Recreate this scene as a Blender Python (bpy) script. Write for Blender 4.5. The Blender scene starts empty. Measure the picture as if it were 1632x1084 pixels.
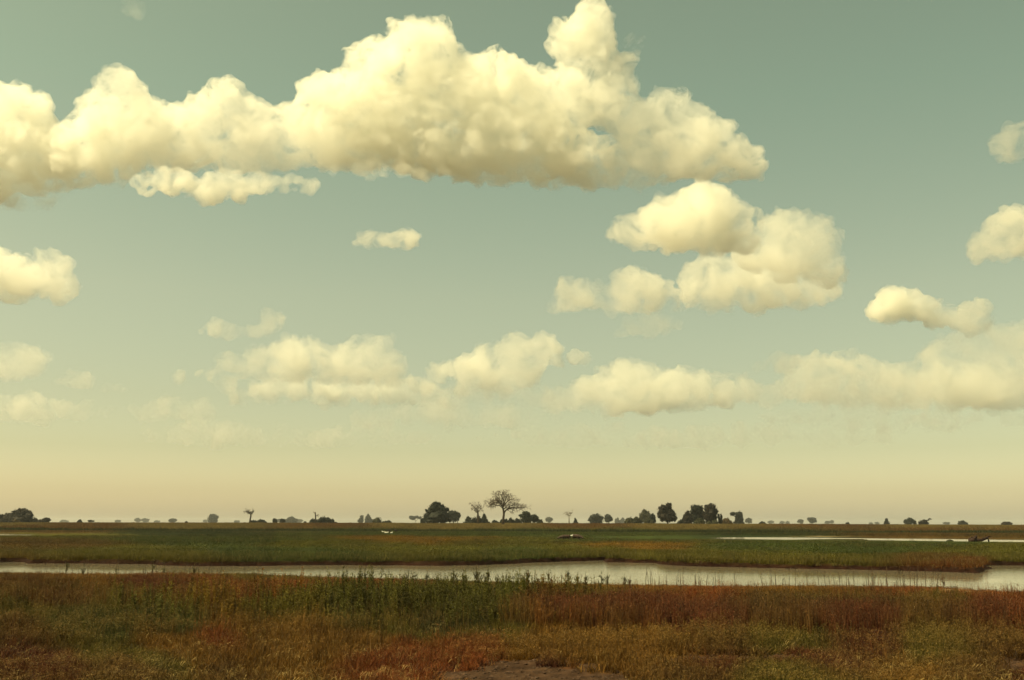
import bpy, math, random
import numpy as np
from mathutils import Vector, Matrix

# ------------------------------------------------------------------ camera
S = bpy.context.scene
C = S.collection
R = math.radians
F = 1587.0                      # focal length in pixels of the 1632 px wide photograph
CAM_Z = 3.0
cam = bpy.data.cameras.new('camera')
cam_ob = bpy.data.objects.new('camera', cam)
C.objects.link(cam_ob)
S.camera = cam_ob
cam.sensor_width = 36.0
cam.lens = 35.0
cam.clip_start = 0.1
cam.clip_end = 120000.0
CAM_M = (Matrix.Translation((0, 0, CAM_Z)) @ Matrix.Rotation(R(90 + 10.42), 4, 'X')
         @ Matrix.Rotation(R(0.14), 4, 'Z'))
cam_ob.matrix_world = CAM_M

# ------------------------------------------------------------------ sky and sun
SUN_EL, SUN_AZ = R(56), R(-108)          # azimuth from +Y towards +X
world = bpy.data.worlds.new('World')
S.world = world
world.use_nodes = True
wn, wl = world.node_tree.nodes, world.node_tree.links
bg = wn['Background']
bg.inputs[1].default_value = 0.10
sky = wn.new('ShaderNodeTexSky')
sky.sky_type = 'NISHITA'
sky.sun_disc = False
sky.sun_elevation = SUN_EL
sky.sun_rotation = SUN_AZ
sky.dust_density = 2.0
sky.air_density = 1.0
tco = wn.new('ShaderNodeTexCoord')
sep = wn.new('ShaderNodeSeparateXYZ')
wl.new(tco.outputs['Generated'], sep.inputs[0])
ramp = wn.new('ShaderNodeValToRGB')      # warm, hazy air: the same at every azimuth
cr = ramp.color_ramp
cr.elements[0].position = 0.0
cr.elements[0].color = (1.90, 1.64, 1.08, 1)
cr.elements[1].position = 1.0
cr.elements[1].color = (1.15, 0.90, 0.30, 1)
for p, c in ((0.03, (1.37, 1.15, 0.72, 1)), (0.07, (1.09, 0.90, 0.51, 1)), (0.12, (1.08, 0.86, 0.45, 1)), (0.22, (1.20, 0.94, 0.445, 1)), (0.40, (1.10, 0.97, 0.42, 1))):
    e = cr.elements.new(p)
    e.color = c
wl.new(sep.outputs[2], ramp.inputs[0])
mul = wn.new('ShaderNodeMix')
mul.data_type = 'RGBA'
mul.blend_type = 'MULTIPLY'
mul.inputs[0].default_value = 1.0
wl.new(sky.outputs[0], mul.inputs[6])
wl.new(ramp.outputs[0], mul.inputs[7])
gain = wn.new('ShaderNodeVectorMath')
gain.operation = 'SCALE'
gain.inputs[3].default_value = 1.27
wl.new(mul.outputs[2], gain.inputs[0])
wl.new(gain.outputs[0], bg.inputs[0])

sun = bpy.data.lights.new('sun', 'SUN')
sun.energy = 5.0
sun.angle = R(0.5)
sun.color = (1.0, 0.87, 0.50)
sun_ob = bpy.data.objects.new('sun', sun)
C.objects.link(sun_ob)
SUN_D = Vector((math.sin(SUN_AZ) * math.cos(SUN_EL), math.cos(SUN_AZ) * math.cos(SUN_EL), math.sin(SUN_EL)))
sun_ob.rotation_euler = SUN_D.to_track_quat('Z', 'Y').to_euler()

S.view_settings.view_transform = 'Standard'
S.view_settings.look = 'None'
S.view_settings.exposure = 0.45
S.view_settings.gamma = 1.0
S.view_settings.use_curve_mapping = False
S.cycles.use_denoising = True
S.cycles.max_bounces = 22
S.cycles.diffuse_bounces = 2
S.cycles.use_adaptive_sampling = True
S.cycles.adaptive_threshold = 0.02
S.cycles.adaptive_min_samples = 16
S.cycles.glossy_bounces = 3
S.cycles.transmission_bounces = 4
S.cycles.volume_bounces = 20
S.cycles.transparent_max_bounces = 24
S.cycles.volume_max_steps = 512
S.cycles.sample_clamp_indirect = 6.0

rng = random.Random(11)
nrg = np.random.default_rng(7)

# ------------------------------------------------------------------ helpers
RM = CAM_M.to_3x3()
RMN = np.array(RM)


def at(px, py, Y):
    """world point at depth Y (metres north of the camera) on the ray through a photograph pixel"""
    v = RM @ Vector(((px - 816) / F, (542 - py) / F, -1))
    return v * (Y / v.y) + Vector((0, 0, CAM_Z))


def at_z(px, py, z):
    v = RM @ Vector(((px - 816) / F, (542 - py) / F, -1))
    return v * ((z - CAM_Z) / v.z) + Vector((0, 0, CAM_Z))


def project(P):
    """photograph pixel of world points (n,3)"""
    q = (np.asarray(P) - np.array([0, 0, CAM_Z])) @ RMN
    return 816 + F * q[:, 0] / -q[:, 2], 542 - F * q[:, 1] / -q[:, 2]


def hash2(ix, iy, seed):
    h = (ix.astype(np.int64) * 374761393 + iy.astype(np.int64) * 668265263 + seed * 974634777) & 0xffffffff
    h = ((h ^ (h >> 13)) * 1274126177) & 0xffffffff
    return ((h ^ (h >> 16)) & 0xffff) / 65535.0


def vnoise(x, y, seed=0):
    ix, iy = np.floor(x), np.floor(y)
    fx, fy = x - ix, y - iy
    fx, fy = fx * fx * (3 - 2 * fx), fy * fy * (3 - 2 * fy)
    a, b = hash2(ix, iy, seed), hash2(ix + 1, iy, seed)
    c, d = hash2(ix, iy + 1, seed), hash2(ix + 1, iy + 1, seed)
    return (a * (1 - fx) + b * fx) * (1 - fy) + (c * (1 - fx) + d * fx) * fy


def fbm(x, y, seed=0, octv=4):
    s, a, t = 0, 0.5, 0
    for k in range(octv):
        s = s + a * vnoise(x * 2 ** k, y * 2 ** k, seed + k)
        t += a
        a *= 0.55
    return s / t


def sstep(a, b, x):
    t = np.clip((x - a) / (b - a), 0, 1)
    return t * t * (3 - 2 * t)


def mesh_ob(name, verts, faces, mat=None, parent=None, smooth=False):
    me = bpy.data.meshes.new(name)
    me.from_pydata([tuple(v) for v in verts], [], faces)
    if mat:
        me.materials.append(mat)
    if smooth:
        me.polygons.foreach_set('use_smooth', [True] * len(me.polygons))
    o = bpy.data.objects.new(name, me)
    C.objects.link(o)
    if parent:
        o.parent = parent
    return o


def tag(o, label=None, cat=None, group=None, kind=None):
    if label:
        o['label'] = label
    if cat:
        o['category'] = cat
    if group:
        o['group'] = group
    if kind:
        o['kind'] = kind
    return o


def empty(name, loc):
    o = bpy.data.objects.new(name, None)
    o.empty_display_size = 0.2
    o.location = loc
    C.objects.link(o)
    return o


class MB:
    """collects vertices and faces"""

    def __init__(self):
        self.v, self.f = [], []

    def add(self, vs, fs):
        b = len(self.v)
        self.v.extend(vs)
        self.f.extend(tuple(b + i for i in f) for f in fs)

    def tube(self, pts, rad, n=5, cap=True):
        """tapered tube through points"""
        pts = [Vector(p) for p in pts]
        b = len(self.v)
        for i, p in enumerate(pts):
            d = (pts[min(i + 1, len(pts) - 1)] - pts[max(i - 1, 0)])
            d = d.normalized() if d.length > 1e-9 else Vector((0, 0, 1))
            u = d.orthogonal().normalized()
            w = d.cross(u)
            for k in range(n):
                a = 2 * math.pi * k / n
                self.v.append(p + (u * math.cos(a) + w * math.sin(a)) * rad[i])
        for i in range(len(pts) - 1):
            for k in range(n):
                k2 = (k + 1) % n
                self.f.append((b + i * n + k, b + i * n + k2, b + (i + 1) * n + k2, b + (i + 1) * n + k))
        if cap:
            self.f.append(tuple(b + (len(pts) - 1) * n + k for k in range(n)))
            self.f.append(tuple(b + k for k in reversed(range(n))))

    def build(self, name, mat, parent=None, smooth=False):
        return mesh_ob(name, self.v, self.f, mat, parent, smooth)


def ico(sub):
    import bmesh
    bm = bmesh.new()
    bmesh.ops.create_icosphere(bm, subdivisions=sub, radius=1)
    v = [x.co.copy() for x in bm.verts]
    bm.verts.ensure_lookup_table()
    f = [tuple(x.index for x in p.verts) for p in bm.faces]
    bm.free()
    return v, f


ICO1, ICO2, ICO3 = ico(1), ico(2), ico(3)


# ------------------------------------------------------------------ materials
def new_mat(name):
    m = bpy.data.materials.new(name)
    m.use_nodes = True
    return m, m.node_tree.nodes, m.node_tree.links


def mixc(n, l, fac, a, b, mode='MIX'):
    x = n.new('ShaderNodeMix')
    x.data_type = 'RGBA'
    x.blend_type = mode
    for s, v in ((0, fac), (6, a), (7, b)):
        if hasattr(v, 'is_linked') or hasattr(v, 'links'):
            l.new(v, x.inputs[s])
        else:
            x.inputs[s].default_value = v if s == 0 else (*v, 1)
    return x.outputs[2]


def noise_node(n, l, scale, detail=4, rough=0.55, vec=None):
    t = n.new('ShaderNodeTexNoise')
    t.inputs['Scale'].default_value = scale
    t.inputs['Detail'].default_value = detail
    t.inputs['Roughness'].default_value = rough
    if vec is not None:
        l.new(vec, t.inputs['Vector'])
    return t


def ramp_node(n, l, src, a, b, lo=0.0, hi=1.0):
    m = n.new('ShaderNodeMapRange')
    m.inputs[1].default_value, m.inputs[2].default_value = a, b
    m.inputs[3].default_value, m.inputs[4].default_value = lo, hi
    l.new(src, m.inputs[0])
    return m.outputs[0]


def mat_plain(name, col, col2, scale, rough=0.9, bump=0.3):
    m, n, l = new_mat(name)
    b = n['Principled BSDF']
    g = n.new('ShaderNodeTexCoord')
    t = noise_node(n, l, scale, 5, 0.6, g.outputs['Object'])
    l.new(mixc(n, l, ramp_node(n, l, t.outputs[0], 0.3, 0.7), col, col2), b.inputs['Base Color'])
    b.inputs['Roughness'].default_value = rough
    b.inputs['Specular IOR Level'].default_value = 0.15
    if bump:
        bp = n.new('ShaderNodeBump')
        bp.inputs['Strength'].default_value = bump
        l.new(t.outputs[0], bp.inputs['Height'])
        l.new(bp.outputs[0], b.inputs['Normal'])
    return m


def mat_grass(name, tip, tip_amt):
    """colour of the patch from the point it grows on, dry colour towards the blade tips"""
    m, n, l = new_mat(name)
    b = n['Principled BSDF']
    a = n.new('ShaderNodeAttribute')
    a.attribute_type = 'INSTANCER'
    a.attribute_name = 'tint'
    h = n.new('ShaderNodeAttribute')
    h.attribute_type = 'GEOMETRY'
    h.attribute_name = 'tip'
    f = n.new('ShaderNodeMath')
    f.operation = 'MULTIPLY'
    f.inputs[1].default_value = tip_amt
    l.new(h.outputs['Fac'], f.inputs[0])
    col = mixc(n, l, f.outputs[0], a.outputs['Color'], tip)
    l.new(col, b.inputs['Base Color'])
    b.inputs['Roughness'].default_value = 0.75
    b.inputs['Specular IOR Level'].default_value = 0.2
    tr = n.new('ShaderNodeBsdfTranslucent')
    l.new(col, tr.inputs['Color'])
    mx = n.new('ShaderNodeMixShader')
    mx.inputs[0].default_value = 0.25
    l.new(b.outputs[0], mx.inputs[1])
    l.new(tr.outputs[0], mx.inputs[2])
    l.new(mx.outputs[0], n['Material Output'].inputs['Surface'])
    return m


def mat_leaf(name, col, col2):
    m, n, l = new_mat(name)
    b = n['Principled BSDF']
    g = n.new('ShaderNodeTexCoord')
    t = noise_node(n, l, 0.45, 4, 0.6, g.outputs['Object'])
    oi = n.new('ShaderNodeObjectInfo')
    c = mixc(n, l, ramp_node(n, l, t.outputs[0], 0.35, 0.68), col, col2)
    hv = n.new('ShaderNodeHueSaturation')
    l.new(ramp_node(n, l, oi.outputs['Random'], 0, 1, 0.7, 1.2), hv.inputs['Value'])
    l.new(c, hv.inputs['Color'])
    l.new(hv.outputs[0], b.inputs['Base Color'])
    b.inputs['Roughness'].default_value = 0.7
    b.inputs['Specular IOR Level'].default_value = 0.2
    return m


M_LEAF = mat_leaf('leaf_dark', (0.004, 0.007, 0.004), (0.011, 0.014, 0.007))
M_LEAF_RED = mat_leaf('leaf_russet', (0.006, 0.005, 0.004), (0.016, 0.011, 0.006))
M_LEAF_OLIVE = mat_leaf('leaf_olive', (0.018, 0.022, 0.009), (0.040, 0.038, 0.016))
M_LEAF_DRY = mat_leaf('leaf_dry', (0.045, 0.030, 0.012), (0.08, 0.05, 0.018))
M_BARK = mat_plain('bark_dark', (0.030, 0.022, 0.016), (0.060, 0.045, 0.032), 3.0)
M_BARK_PALE = mat_plain('bark_pale', (0.10, 0.080, 0.058), (0.17, 0.14, 0.10), 3.0)
M_BARE = mat_plain('bark_bare_tree', (0.045, 0.032, 0.022), (0.085, 0.060, 0.042), 2.0)

# ------------------------------------------------------------------ the lie of the land
WZ = -0.36                                           # channel water level
near_px = [(-700, 902), (-250, 904), (0, 911), (100, 913), (200, 914), (300, 912), (400, 913), (470, 915.5), (560, 919.5),
           (640, 921), (740, 924), (830, 927), (930, 929), (1030, 931), (1160, 932), (1300, 932), (1400, 932),
           (1500, 934), (1570, 938), (1632, 941), (1900, 952), (2300, 965)]
far_px = [(-700, 893), (-250, 895), (0, 896.5), (36, 896), (42, 898.2), (150, 898.5), (235, 899.5), (262, 902), (330, 902.6),
          (420, 902.4), (520, 901), (620, 901.3), (700, 902), (770, 900.8), (830, 898), (900, 895.5), (955, 893.5),
          (963, 892.6), (970, 896.5), (1050, 897.5), (1062, 901), (1130, 903.5), (1200, 905.2), (1300, 907), (1400, 909),
          (1500, 911.5), (1560, 914), (1570, 911), (1576, 902), (1600, 901.3), (1632, 901.5), (1900, 905), (2300, 912)]
NEAR = np.array([at_z(x, y, WZ)[:2] for x, y in near_px])
FAR = np.array([at_z(x, y, WZ)[:2] for x, y in far_px])
CHAN = np.vstack([NEAR, FAR[::-1]])
WZ2 = -0.13                                          # the two far pools
pool_r = [(1130, 857.6), (1150, 856.6), (1220, 856.3), (1320, 857.2), (1326, 857.4), (1390, 858.2), (1440, 858.6), (1500, 859.2), (1632, 860.8), (1800, 863),
          (1800, 867), (1632, 864.0), (1500, 862.6), (1440, 861.8), (1385, 861.0), (1380, 859.3), (1330, 859.2), (1260, 860.2), (1150, 859.2)]
pool_l = [(-180, 850.2), (0, 851.0), (40, 851.6), (52, 852.4), (45, 853.3), (0, 853.4), (-180, 853.2)]
POOL_R = np.array([at_z(x, y, WZ2)[:2] for x, y in pool_r])
POOL_L = np.array([at_z(x, y, WZ2)[:2] for x, y in pool_l])


def d_poly(P, L, closed=False):
    """distance from points to a polyline"""
    best = np.full(len(P), 1e9)
    n = len(L)
    for i in range(n if closed else n - 1):
        a, b = L[i], L[(i + 1) % n]
        ab = b - a
        t = np.clip(((P - a) @ ab) / (ab @ ab), 0, 1)
        best = np.minimum(best, np.hypot(*(P - a - t[:, None] * ab).T))
    return best


def inside(P, L):
    r = np.zeros(len(P), bool)
    n = len(L)
    for i in range(n):
        (x1, y1), (x2, y2) = L[i], L[(i + 1) % n]
        c = (y1 > P[:, 1]) != (y2 > P[:, 1])
        with np.errstate(divide='ignore', invalid='ignore'):
            xi = (x2 - x1) * (P[:, 1] - y1) / (y2 - y1) + x1
        r ^= c & (P[:, 0] < xi)
    return r


def wobble(P):
    """uneven shorelines"""
    w = np.stack([fbm(P[:, 0] / 2.2, P[:, 1] / 2.2, 31, 3) - 0.5, fbm(P[:, 0] / 2.2, P[:, 1] / 2.2, 41, 3) - 0.5], 1)
    return P + w * 1.3


def land(P):
    """height, signed distance to the channel's near and far shores and the pools for points (n,2)"""
    x, y = P[:, 0], P[:, 1]
    r = np.hypot(x, y)
    th = np.arctan2(x, y)
    z = 0.16 * (fbm(x / 9, y / 7, 3, 4) - 0.5)
    z = z + 0.05 * (fbm(x / 0.9, y / 0.7, 5, 3) - 0.5) * (r < 60)
    px, py = project(np.stack([x, y, np.zeros_like(x)], 1))
    px = np.where(y > 1, px, 5000)
    # low eroded ledges of bare soil near the bottom of the view
    soil = soil_mask(px, np.where(y > 1, py, 5000), x, y)
    z = z + soil * (0.13 * (fbm(x / 0.40, y / 0.34, 9, 4) - 0.45) - 0.03)
    rise = (2.15 + 0.5 * (fbm(th * 14, r / 150, 17, 3) - 0.5)) * sstep(330, 620, r) * (1 - 1.0 * np.clip(th, -0.7, 0.7) ** 2)
    z = z * (1 - 0.6 * sstep(200, 400, r)) + rise + 0.5 * (fbm(x / 160, y / 90, 23, 3) - 0.5) * sstep(130, 300, r) * 0.5
    dn = np.full(len(P), 1e3)
    df = np.full(len(P), 1e3)
    s = np.full(len(P), 1e3)
    k = (y > 38) & (y < 150)
    Q = wobble(P[k])
    ins = inside(Q, CHAN)
    a, b = d_poly(Q, NEAR), d_poly(Q, FAR)
    sd = np.minimum(a, b)
    zk = z[k]
    depth = WZ - 0.03 - 0.5 * sstep(0, 2.5, sd)
    nearside = a < b
    up = np.where(nearside, sstep(-2, 17, a) * 1.0, sstep(0, 0.45, b) * (0.62 + 0.5 * fbm(Q[:, 0] / 3, Q[:, 1] / 9, 51, 3)))
    zo = np.where(nearside, (WZ - 0.03) * (1 - up) + zk * up, (WZ - 0.03) * (1 - up) + (zk + 0.06) * up)
    z[k] = np.where(ins, depth, np.where(sd < 17, zo, zk))
    dn[k], df[k] = np.where(ins, -a, a), np.where(ins, -b, b)
    s[k] = np.where(ins, -sd, sd)
    k = (y > 140) & (y < 330)
    Q = P[k]
    for L in (POOL_R, POOL_L):
        ins = inside(Q, L)
        d = d_poly(Q, L, True)
        z[k] = np.where(ins, WZ2 - 0.05 - 0.3 * sstep(0, 3, d), np.minimum(z[k], (WZ2 + 0.015) + 0.0055 * d))
        s[k] = np.minimum(s[k], np.where(ins, -d, d))
    return z, s, dn, df


def soil_mask(px, py, x, y):
    w = 34 * (fbm(x / 0.9, y / 0.5, 61, 4) - 0.5)
    m = sstep(17, 12.5, np.hypot((px - 850) / 11.5, (py - 1086 + w) / 2.1))
    w2 = 14 * (fbm(x / 0.7, y / 0.4, 67, 4) - 0.5)
    m = np.maximum(m, sstep(12, 8.5, np.hypot((px - 1170) / 12, (py - 1053 + w2) / 0.9)))
    m = np.maximum(m, sstep(10, -4, np.hypot((px - 1625) / 5, (py - 1062 + w) / 1.6) - 7))
    m = np.maximum(m, 0.7 * sstep(6, -3, np.hypot((px - 60) / 16, (py - 1052 + w2) / 0.6) - 6))
    return m


# ------------------------------------------------------------------ what grows where: one colour map for ground and grass
RED, MAROON, OCHRE = (.126, .030, .0060), (.060, .014, .0050), (.112, .052, .0065)
OLIVE, GREEN, DGREEN = (.060, .049, .0060), (.034, .040, .0085), (.018, .023, .0060)
STRAW, TAN, BROWN = (.22, .155, .050), (.092, .064, .018), (.064, .030, .0060)
SOIL = (.047, .026, .016)
CTRL = [(40, 930, BROWN), (130, 925, OCHRE), (240, 930, MAROON), (330, 924, RED), (420, 914, OLIVE), (460, 926, RED), (560, 932, RED),
        (60, 965, BROWN), (200, 965, OLIVE), (330, 955, OCHRE), (400, 950, RED), (250, 985, GREEN), (100, 990, GREEN), (40, 985, OLIVE), (380, 990, OCHRE),
        (100, 1010, GREEN), (180, 1015, GREEN), (260, 1022, OCHRE), (330, 1015, RED), (30, 1022, BROWN), (130, 1045, OLIVE), (230, 1050, OLIVE),
        (300, 1040, OCHRE), (60, 1062, MAROON), (200, 1070, BROWN), (350, 1070, BROWN), (450, 1050, OCHRE), (450, 1010, OCHRE), (440, 975, OLIVE),
        (560, 960, GREEN), (700, 945, GREEN), (780, 960, GREEN), (700, 985, DGREEN), (560, 990, GREEN), (640, 1006, OLIVE), (760, 1006, OLIVE),
        (560, 1030, OCHRE), (620, 1060, RED), (700, 1032, RED), (800, 1030, OCHRE), (850, 970, MAROON), (900, 950, OLIVE), (900, 988, MAROON),
        (970, 975, MAROON), (870, 1008, OCHRE), (960, 1018, OCHRE), (940, 1045, OCHRE), (1000, 940, OCHRE), (1080, 942, RED), (1150, 948, RED), (1250, 945, OCHRE),
        (1400, 943, RED), (1550, 947, RED), (1300, 958, OLIVE), (1380, 960, GREEN), (1470, 955, OLIVE), (1560, 958, RED), (1050, 985, MAROON), (1150, 995, MAROON),
        (1240, 982, GREEN), (1340, 988, MAROON), (1450, 985, OLIVE), (1560, 988, MAROON), (1620, 990, RED), (1050, 1022, OCHRE), (1150, 1024, BROWN),
        (1250, 1028, OLIVE), (1350, 1022, MAROON), (1450, 1030, OLIVE), (1560, 1022, BROWN), (1150, 1050, MAROON), (1270, 1052, MAROON),
        (1100, 1075, BROWN), (1250, 1075, OLIVE), (1400, 1068, OCHRE), (1550, 1068, BROWN), (850, 1072, MAROON), (1620, 1070, MAROON),
        (200, 880, OLIVE), (80, 868, BROWN), (400, 876, GREEN), (500, 886, GREEN), (650, 876, OLIVE), (640, 860, OCHRE), (800, 880, GREEN),
        (900, 876, OLIVE), (1000, 870, OCHRE), (1100, 880, OLIVE), (1200, 870, GREEN), (1350, 875, GREEN), (1300, 888, OLIVE), (1450, 890, BROWN),
        (1550, 880, OLIVE), (1610, 893, OLIVE), (1200, 851, DGREEN), (1000, 851, GREEN), (800, 850, GREEN), (600, 850, GREEN), (300, 849, DGREEN), (120, 856, OLIVE), (250, 860, GREEN),
        (400, 862, GREEN), (500, 866, OLIVE), (800, 862, OLIVE), (950, 860, GREEN), (1450, 866, GREEN), (1580, 870, OLIVE),
        (60, 846, BROWN), (1520, 852, BROWN), (1400, 850, BROWN)]
CTRL += [(x, y, TAN if (i + int(y)) % 3 else BROWN) for i, x in enumerate(range(0, 1700, 130)) for y in (838, 842)]
CX = np.array([c[0] for c in CTRL], float)
CQ = np.log(np.array([c[1] for c in CTRL], float) - 828)
CC = np.array([c[2] for c in CTRL])


def cover(P, jitter=1.0):
    """vegetation colour at ground points (n,2)"""
    x, y = P[:, 0], P[:, 1]
    px, py = project(np.stack([x, y, np.zeros_like(x)], 1))
    px = np.clip(np.where(y > 8, px, 816), -100, 1732)
    py = np.clip(np.where(y > 8, py, 1084), 834.5, 1090)
    q = np.log(py - 828)
    s = y / 40
    px = px + 170 * (fbm(x / s / 2.6, y / s / 4.5, 71, 4) - 0.5)
    q = q + 0.34 * (fbm(x / s / 3.2, y / s / 3.5, 77, 4) - 0.5)
    out = np.zeros((len(P), 3))
    for i in range(0, len(P), 40000):
        d = ((px[i:i + 40000, None] - CX) / 75) ** 2 + ((q[i:i + 40000, None] - CQ) / 0.13) ** 2
        w = 1 / (d + 0.05) ** 2.6
        out[i:i + 40000] = (w @ CC) / w.sum(1)[:, None]
    g = fbm(x / s / 0.5, y / s / 0.9, 83, 4)
    out = out * (0.65 + 0.7 * g)[:, None]
    fresh = (sstep(70, 95, y) * sstep(420, 330, y))[:, None]          # moist, greener turf beyond the channel
    out = out * (1 + fresh * np.array((-.03, .10, .0)))
    return out


# ------------------------------------------------------------------ ground: one sheet out to the horizon
def build_ground():
    a = list(np.arange(-31.5, 31.51, 0.2))
    side = list(np.arange(33, 180, 3.5))
    ang = np.radians(np.array([-s for s in reversed(side)] + a + side))
    rr = [0.5, 3, 6, 9, 12]
    r = 14.0
    while r < 8500:
        rr.append(r)
        r += 0.11 if r < 25 else .3 if r < 48 else .24 if r < 100 else 0.6 if r < 130 else 1.3 if r < 340 else 4 if r < 700 else r * 0.07
    rr = np.array(rr)
    A, Q = np.meshgrid(ang, rr)
    X, Y = (Q * np.sin(A)).ravel(), (Q * np.cos(A)).ravel()
    P = np.stack([X, Y], 1)
    Z, s, dn, df = land(P)
    nr, nc = len(rr), len(ang)
    idx = np.arange(nr * nc).reshape(nr, nc)
    nx = np.concatenate([idx[:, 1:], idx[:, :1]], 1)
    q = np.stack([idx[:-1], nx[:-1], nx[1:], idx[1:]], -1).reshape(-1, 4)
    me = bpy.data.meshes.new('ground')
    me.vertices.add(nr * nc)
    me.vertices.foreach_set('co', np.stack([X, Y, Z], 1).ravel().astype(np.float32))
    me.loops.add(q.size)
    me.loops.foreach_set('vertex_index', q.ravel().astype(np.int32))
    me.polygons.add(len(q))
    me.polygons.foreach_set('loop_start', (np.arange(len(q)) * 4).astype(np.int32))
    me.polygons.foreach_set('loop_total', np.full(len(q), 4, np.int32))
    me.update()
    me.validate()
    me.polygons.foreach_set('use_smooth', [True] * len(q))
    col = cover(P) * 0.8
    px, py = project(np.stack([X, Y, Z], 1))
    sm = soil_mask(np.where(Y > 1, px, 5000), np.where(Y > 1, py, 5000), X, Y)[:, None]
    tone = 0.55 + 0.9 * fbm(X / 0.5, Y / 0.35, 91, 4)[:, None]
    col = col * (1 - sm) + np.array(SOIL) * tone * sm
    mud = (sstep(1.1, 0.2, np.abs(df)) * (df < 500))[:, None]             # cut face of the far bank
    col = col * (1 - mud) + np.array((.016, .007, .005)) * mud
    wet = (sstep(1.6, 0.2, np.abs(dn)))[:, None]
    col = col * (1 - wet) + np.array((.085, .052, .028)) * wet
    # pale sandy scrapes on the right
    for (cx, cy, wx, wy, am) in ((1290, 962, 60, 3.0, .8), (1540, 941, 45, 2.4, .9), (1610, 943, 12, 2.0, .9), (1520, 957, 70, 3.2, .7), (1010, 971, 60, 2.0, .45),
                                 (610, 849.5, 16, 1.2, .7), (1060, 844.6, 70, .8, .5), (900, 844.6, 40, .8, .5), (260, 848.6, 120, .7, .4), (1310, 855, 40, .9, .5), (345, 921, 22, 2.5, .6)):
        g = np.exp(-((px - cx) / wx) ** 2 - ((py - cy) / wy) ** 2) * am * sstep(0.35, 0.6, fbm(X / 1.3, Y / 3.5, 97, 3))
        g = (g * (Y > 5))[:, None]
        col = col * (1 - g) + np.array((.34, .25, .14)) * g
    at_ = me.color_attributes.new('tint', 'FLOAT_COLOR', 'POINT')
    at_.data.foreach_set('color', np.concatenate([col, np.ones((len(col), 1))], 1).ravel().astype(np.float32))
    m, n, l = new_mat('earth_and_turf')
    b = n['Principled BSDF']
    v = n.new('ShaderNodeAttribute')
    v.attribute_name = 'tint'
    g = n.new('ShaderNodeNewGeometry')
    mp = n.new('ShaderNodeMapping')
    mp.inputs['Scale'].default_value = (1, .55, 1)
    l.new(g.outputs['Position'], mp.inputs[0])
    t = noise_node(n, l, 3.0, 8, 0.65, mp.outputs[0])
    t2 = noise_node(n, l, 0.18, 6, 0.65, mp.outputs[0])
    c = mixc(n, l, 1.0, v.outputs['Color'], mixc(n, l, ramp_node(n, l, t.outputs[0], .3, .7), (.45, .45, .45), (1.5, 1.5, 1.5)), 'MULTIPLY')
    c = mixc(n, l, 1.0, c, mixc(n, l, ramp_node(n, l, t2.outputs[0], .3, .7), (.7, .75, .7), (1.25, 1.2, 1.2)), 'MULTIPLY')
    l.new(c, b.inputs['Base Color'])
    b.inputs['Roughness'].default_value = 1.0
    b.inputs['Specular IOR Level'].default_value = 0.05
    bp = n.new('ShaderNodeBump')
    bp.inputs['Strength'].default_value = 0.7
    bp.inputs['Distance'].default_value = 0.06
    l.new(t.outputs[0], bp.inputs['Height'])
    l.new(bp.outputs[0], b.inputs['Normal'])
    me.materials.append(m)
    o = bpy.data.objects.new('ground', me)
    C.objects.link(o)
    tag(o, kind='structure')
    return o


build_ground()


# ------------------------------------------------------------------ water
def mat_water():
    m, n, l = new_mat('still_water')
    b = n['Principled BSDF']
    b.inputs['Base Color'].default_value = (0.19, 0.168, 0.115, 1)
    b.inputs['Roughness'].default_value = 0.025
    b.inputs['IOR'].default_value = 1.33
    b.inputs['Specular IOR Level'].default_value = 0.5
    g = n.new('ShaderNodeNewGeometry')
    mp = n.new('ShaderNodeMapping')
    mp.inputs['Scale'].default_value = (1, 1.6, 1)
    l.new(g.outputs['Position'], mp.inputs[0])
    t = noise_node(n, l, 1.6, 4, 0.6, mp.outputs[0])
    t2 = noise_node(n, l, 0.06, 3, 0.5, mp.outputs[0])
    st = ramp_node(n, l, t2.outputs[0], 0.4, 0.62, 0.3, 0.9)
    bp = n.new('ShaderNodeBump')
    bp.inputs['Distance'].default_value = 0.016
    l.new(st, bp.inputs['Strength'])
    l.new(t.outputs[0], bp.inputs['Height'])
    l.new(bp.outputs[0], b.inputs['Normal'])
    return m


M_WATER = mat_water()


# the sheet runs under both banks, the land cuts the shoreline
wx = np.linspace(-150, 150, 61)
fn = np.interp(wx, NEAR[:, 0], NEAR[:, 1]) - 3
ff = np.interp(wx, np.maximum.accumulate(FAR[:, 0]), FAR[:, 1]) + 3
vs = [(x, y, WZ) for x, y in zip(wx, fn)] + [(x, y, WZ) for x, y in zip(wx, np.maximum(ff, fn + 4) + 6)]
tag(mesh_ob('water', vs, [(i, i + 1, 61 + i + 1, 61 + i) for i in range(60)], M_WATER),
    'still water of the channel crossing the plain', kind='structure')


def pool(poly, label):
    c = poly.mean(0)
    x0, x1 = poly[:, 0].min() - 2, poly[:, 0].max() + 2
    n = 40
    xs = np.linspace(x0, x1, n)
    half = len(poly)
    lo, hi = [], []
    for x in xs:
        k = np.argsort(np.abs(poly[:, 0] - x))[:4]
        lo.append(poly[k, 1].min() - 4)
        hi.append(poly[k, 1].max() + 4)
    v = [(x, y, WZ2) for x, y in zip(xs, lo)] + [(x, y, WZ2) for x, y in zip(xs, hi)]
    tag(mesh_ob('pond_water', v, [(i, i + 1, n + i + 1, n + i) for i in range(n - 1)], M_WATER), label, kind='structure')


pool(POOL_R, 'thin bright strip of water on the right of the far plain')
pool(POOL_L, 'short bright pool at the left edge of the far plain')


def gz(x, y):
    return float(land(np.array([[x, y]]))[0][0])


# ------------------------------------------------------------------ clouds: real volumes at their own height and distance
BASE_H = 1250.0


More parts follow.
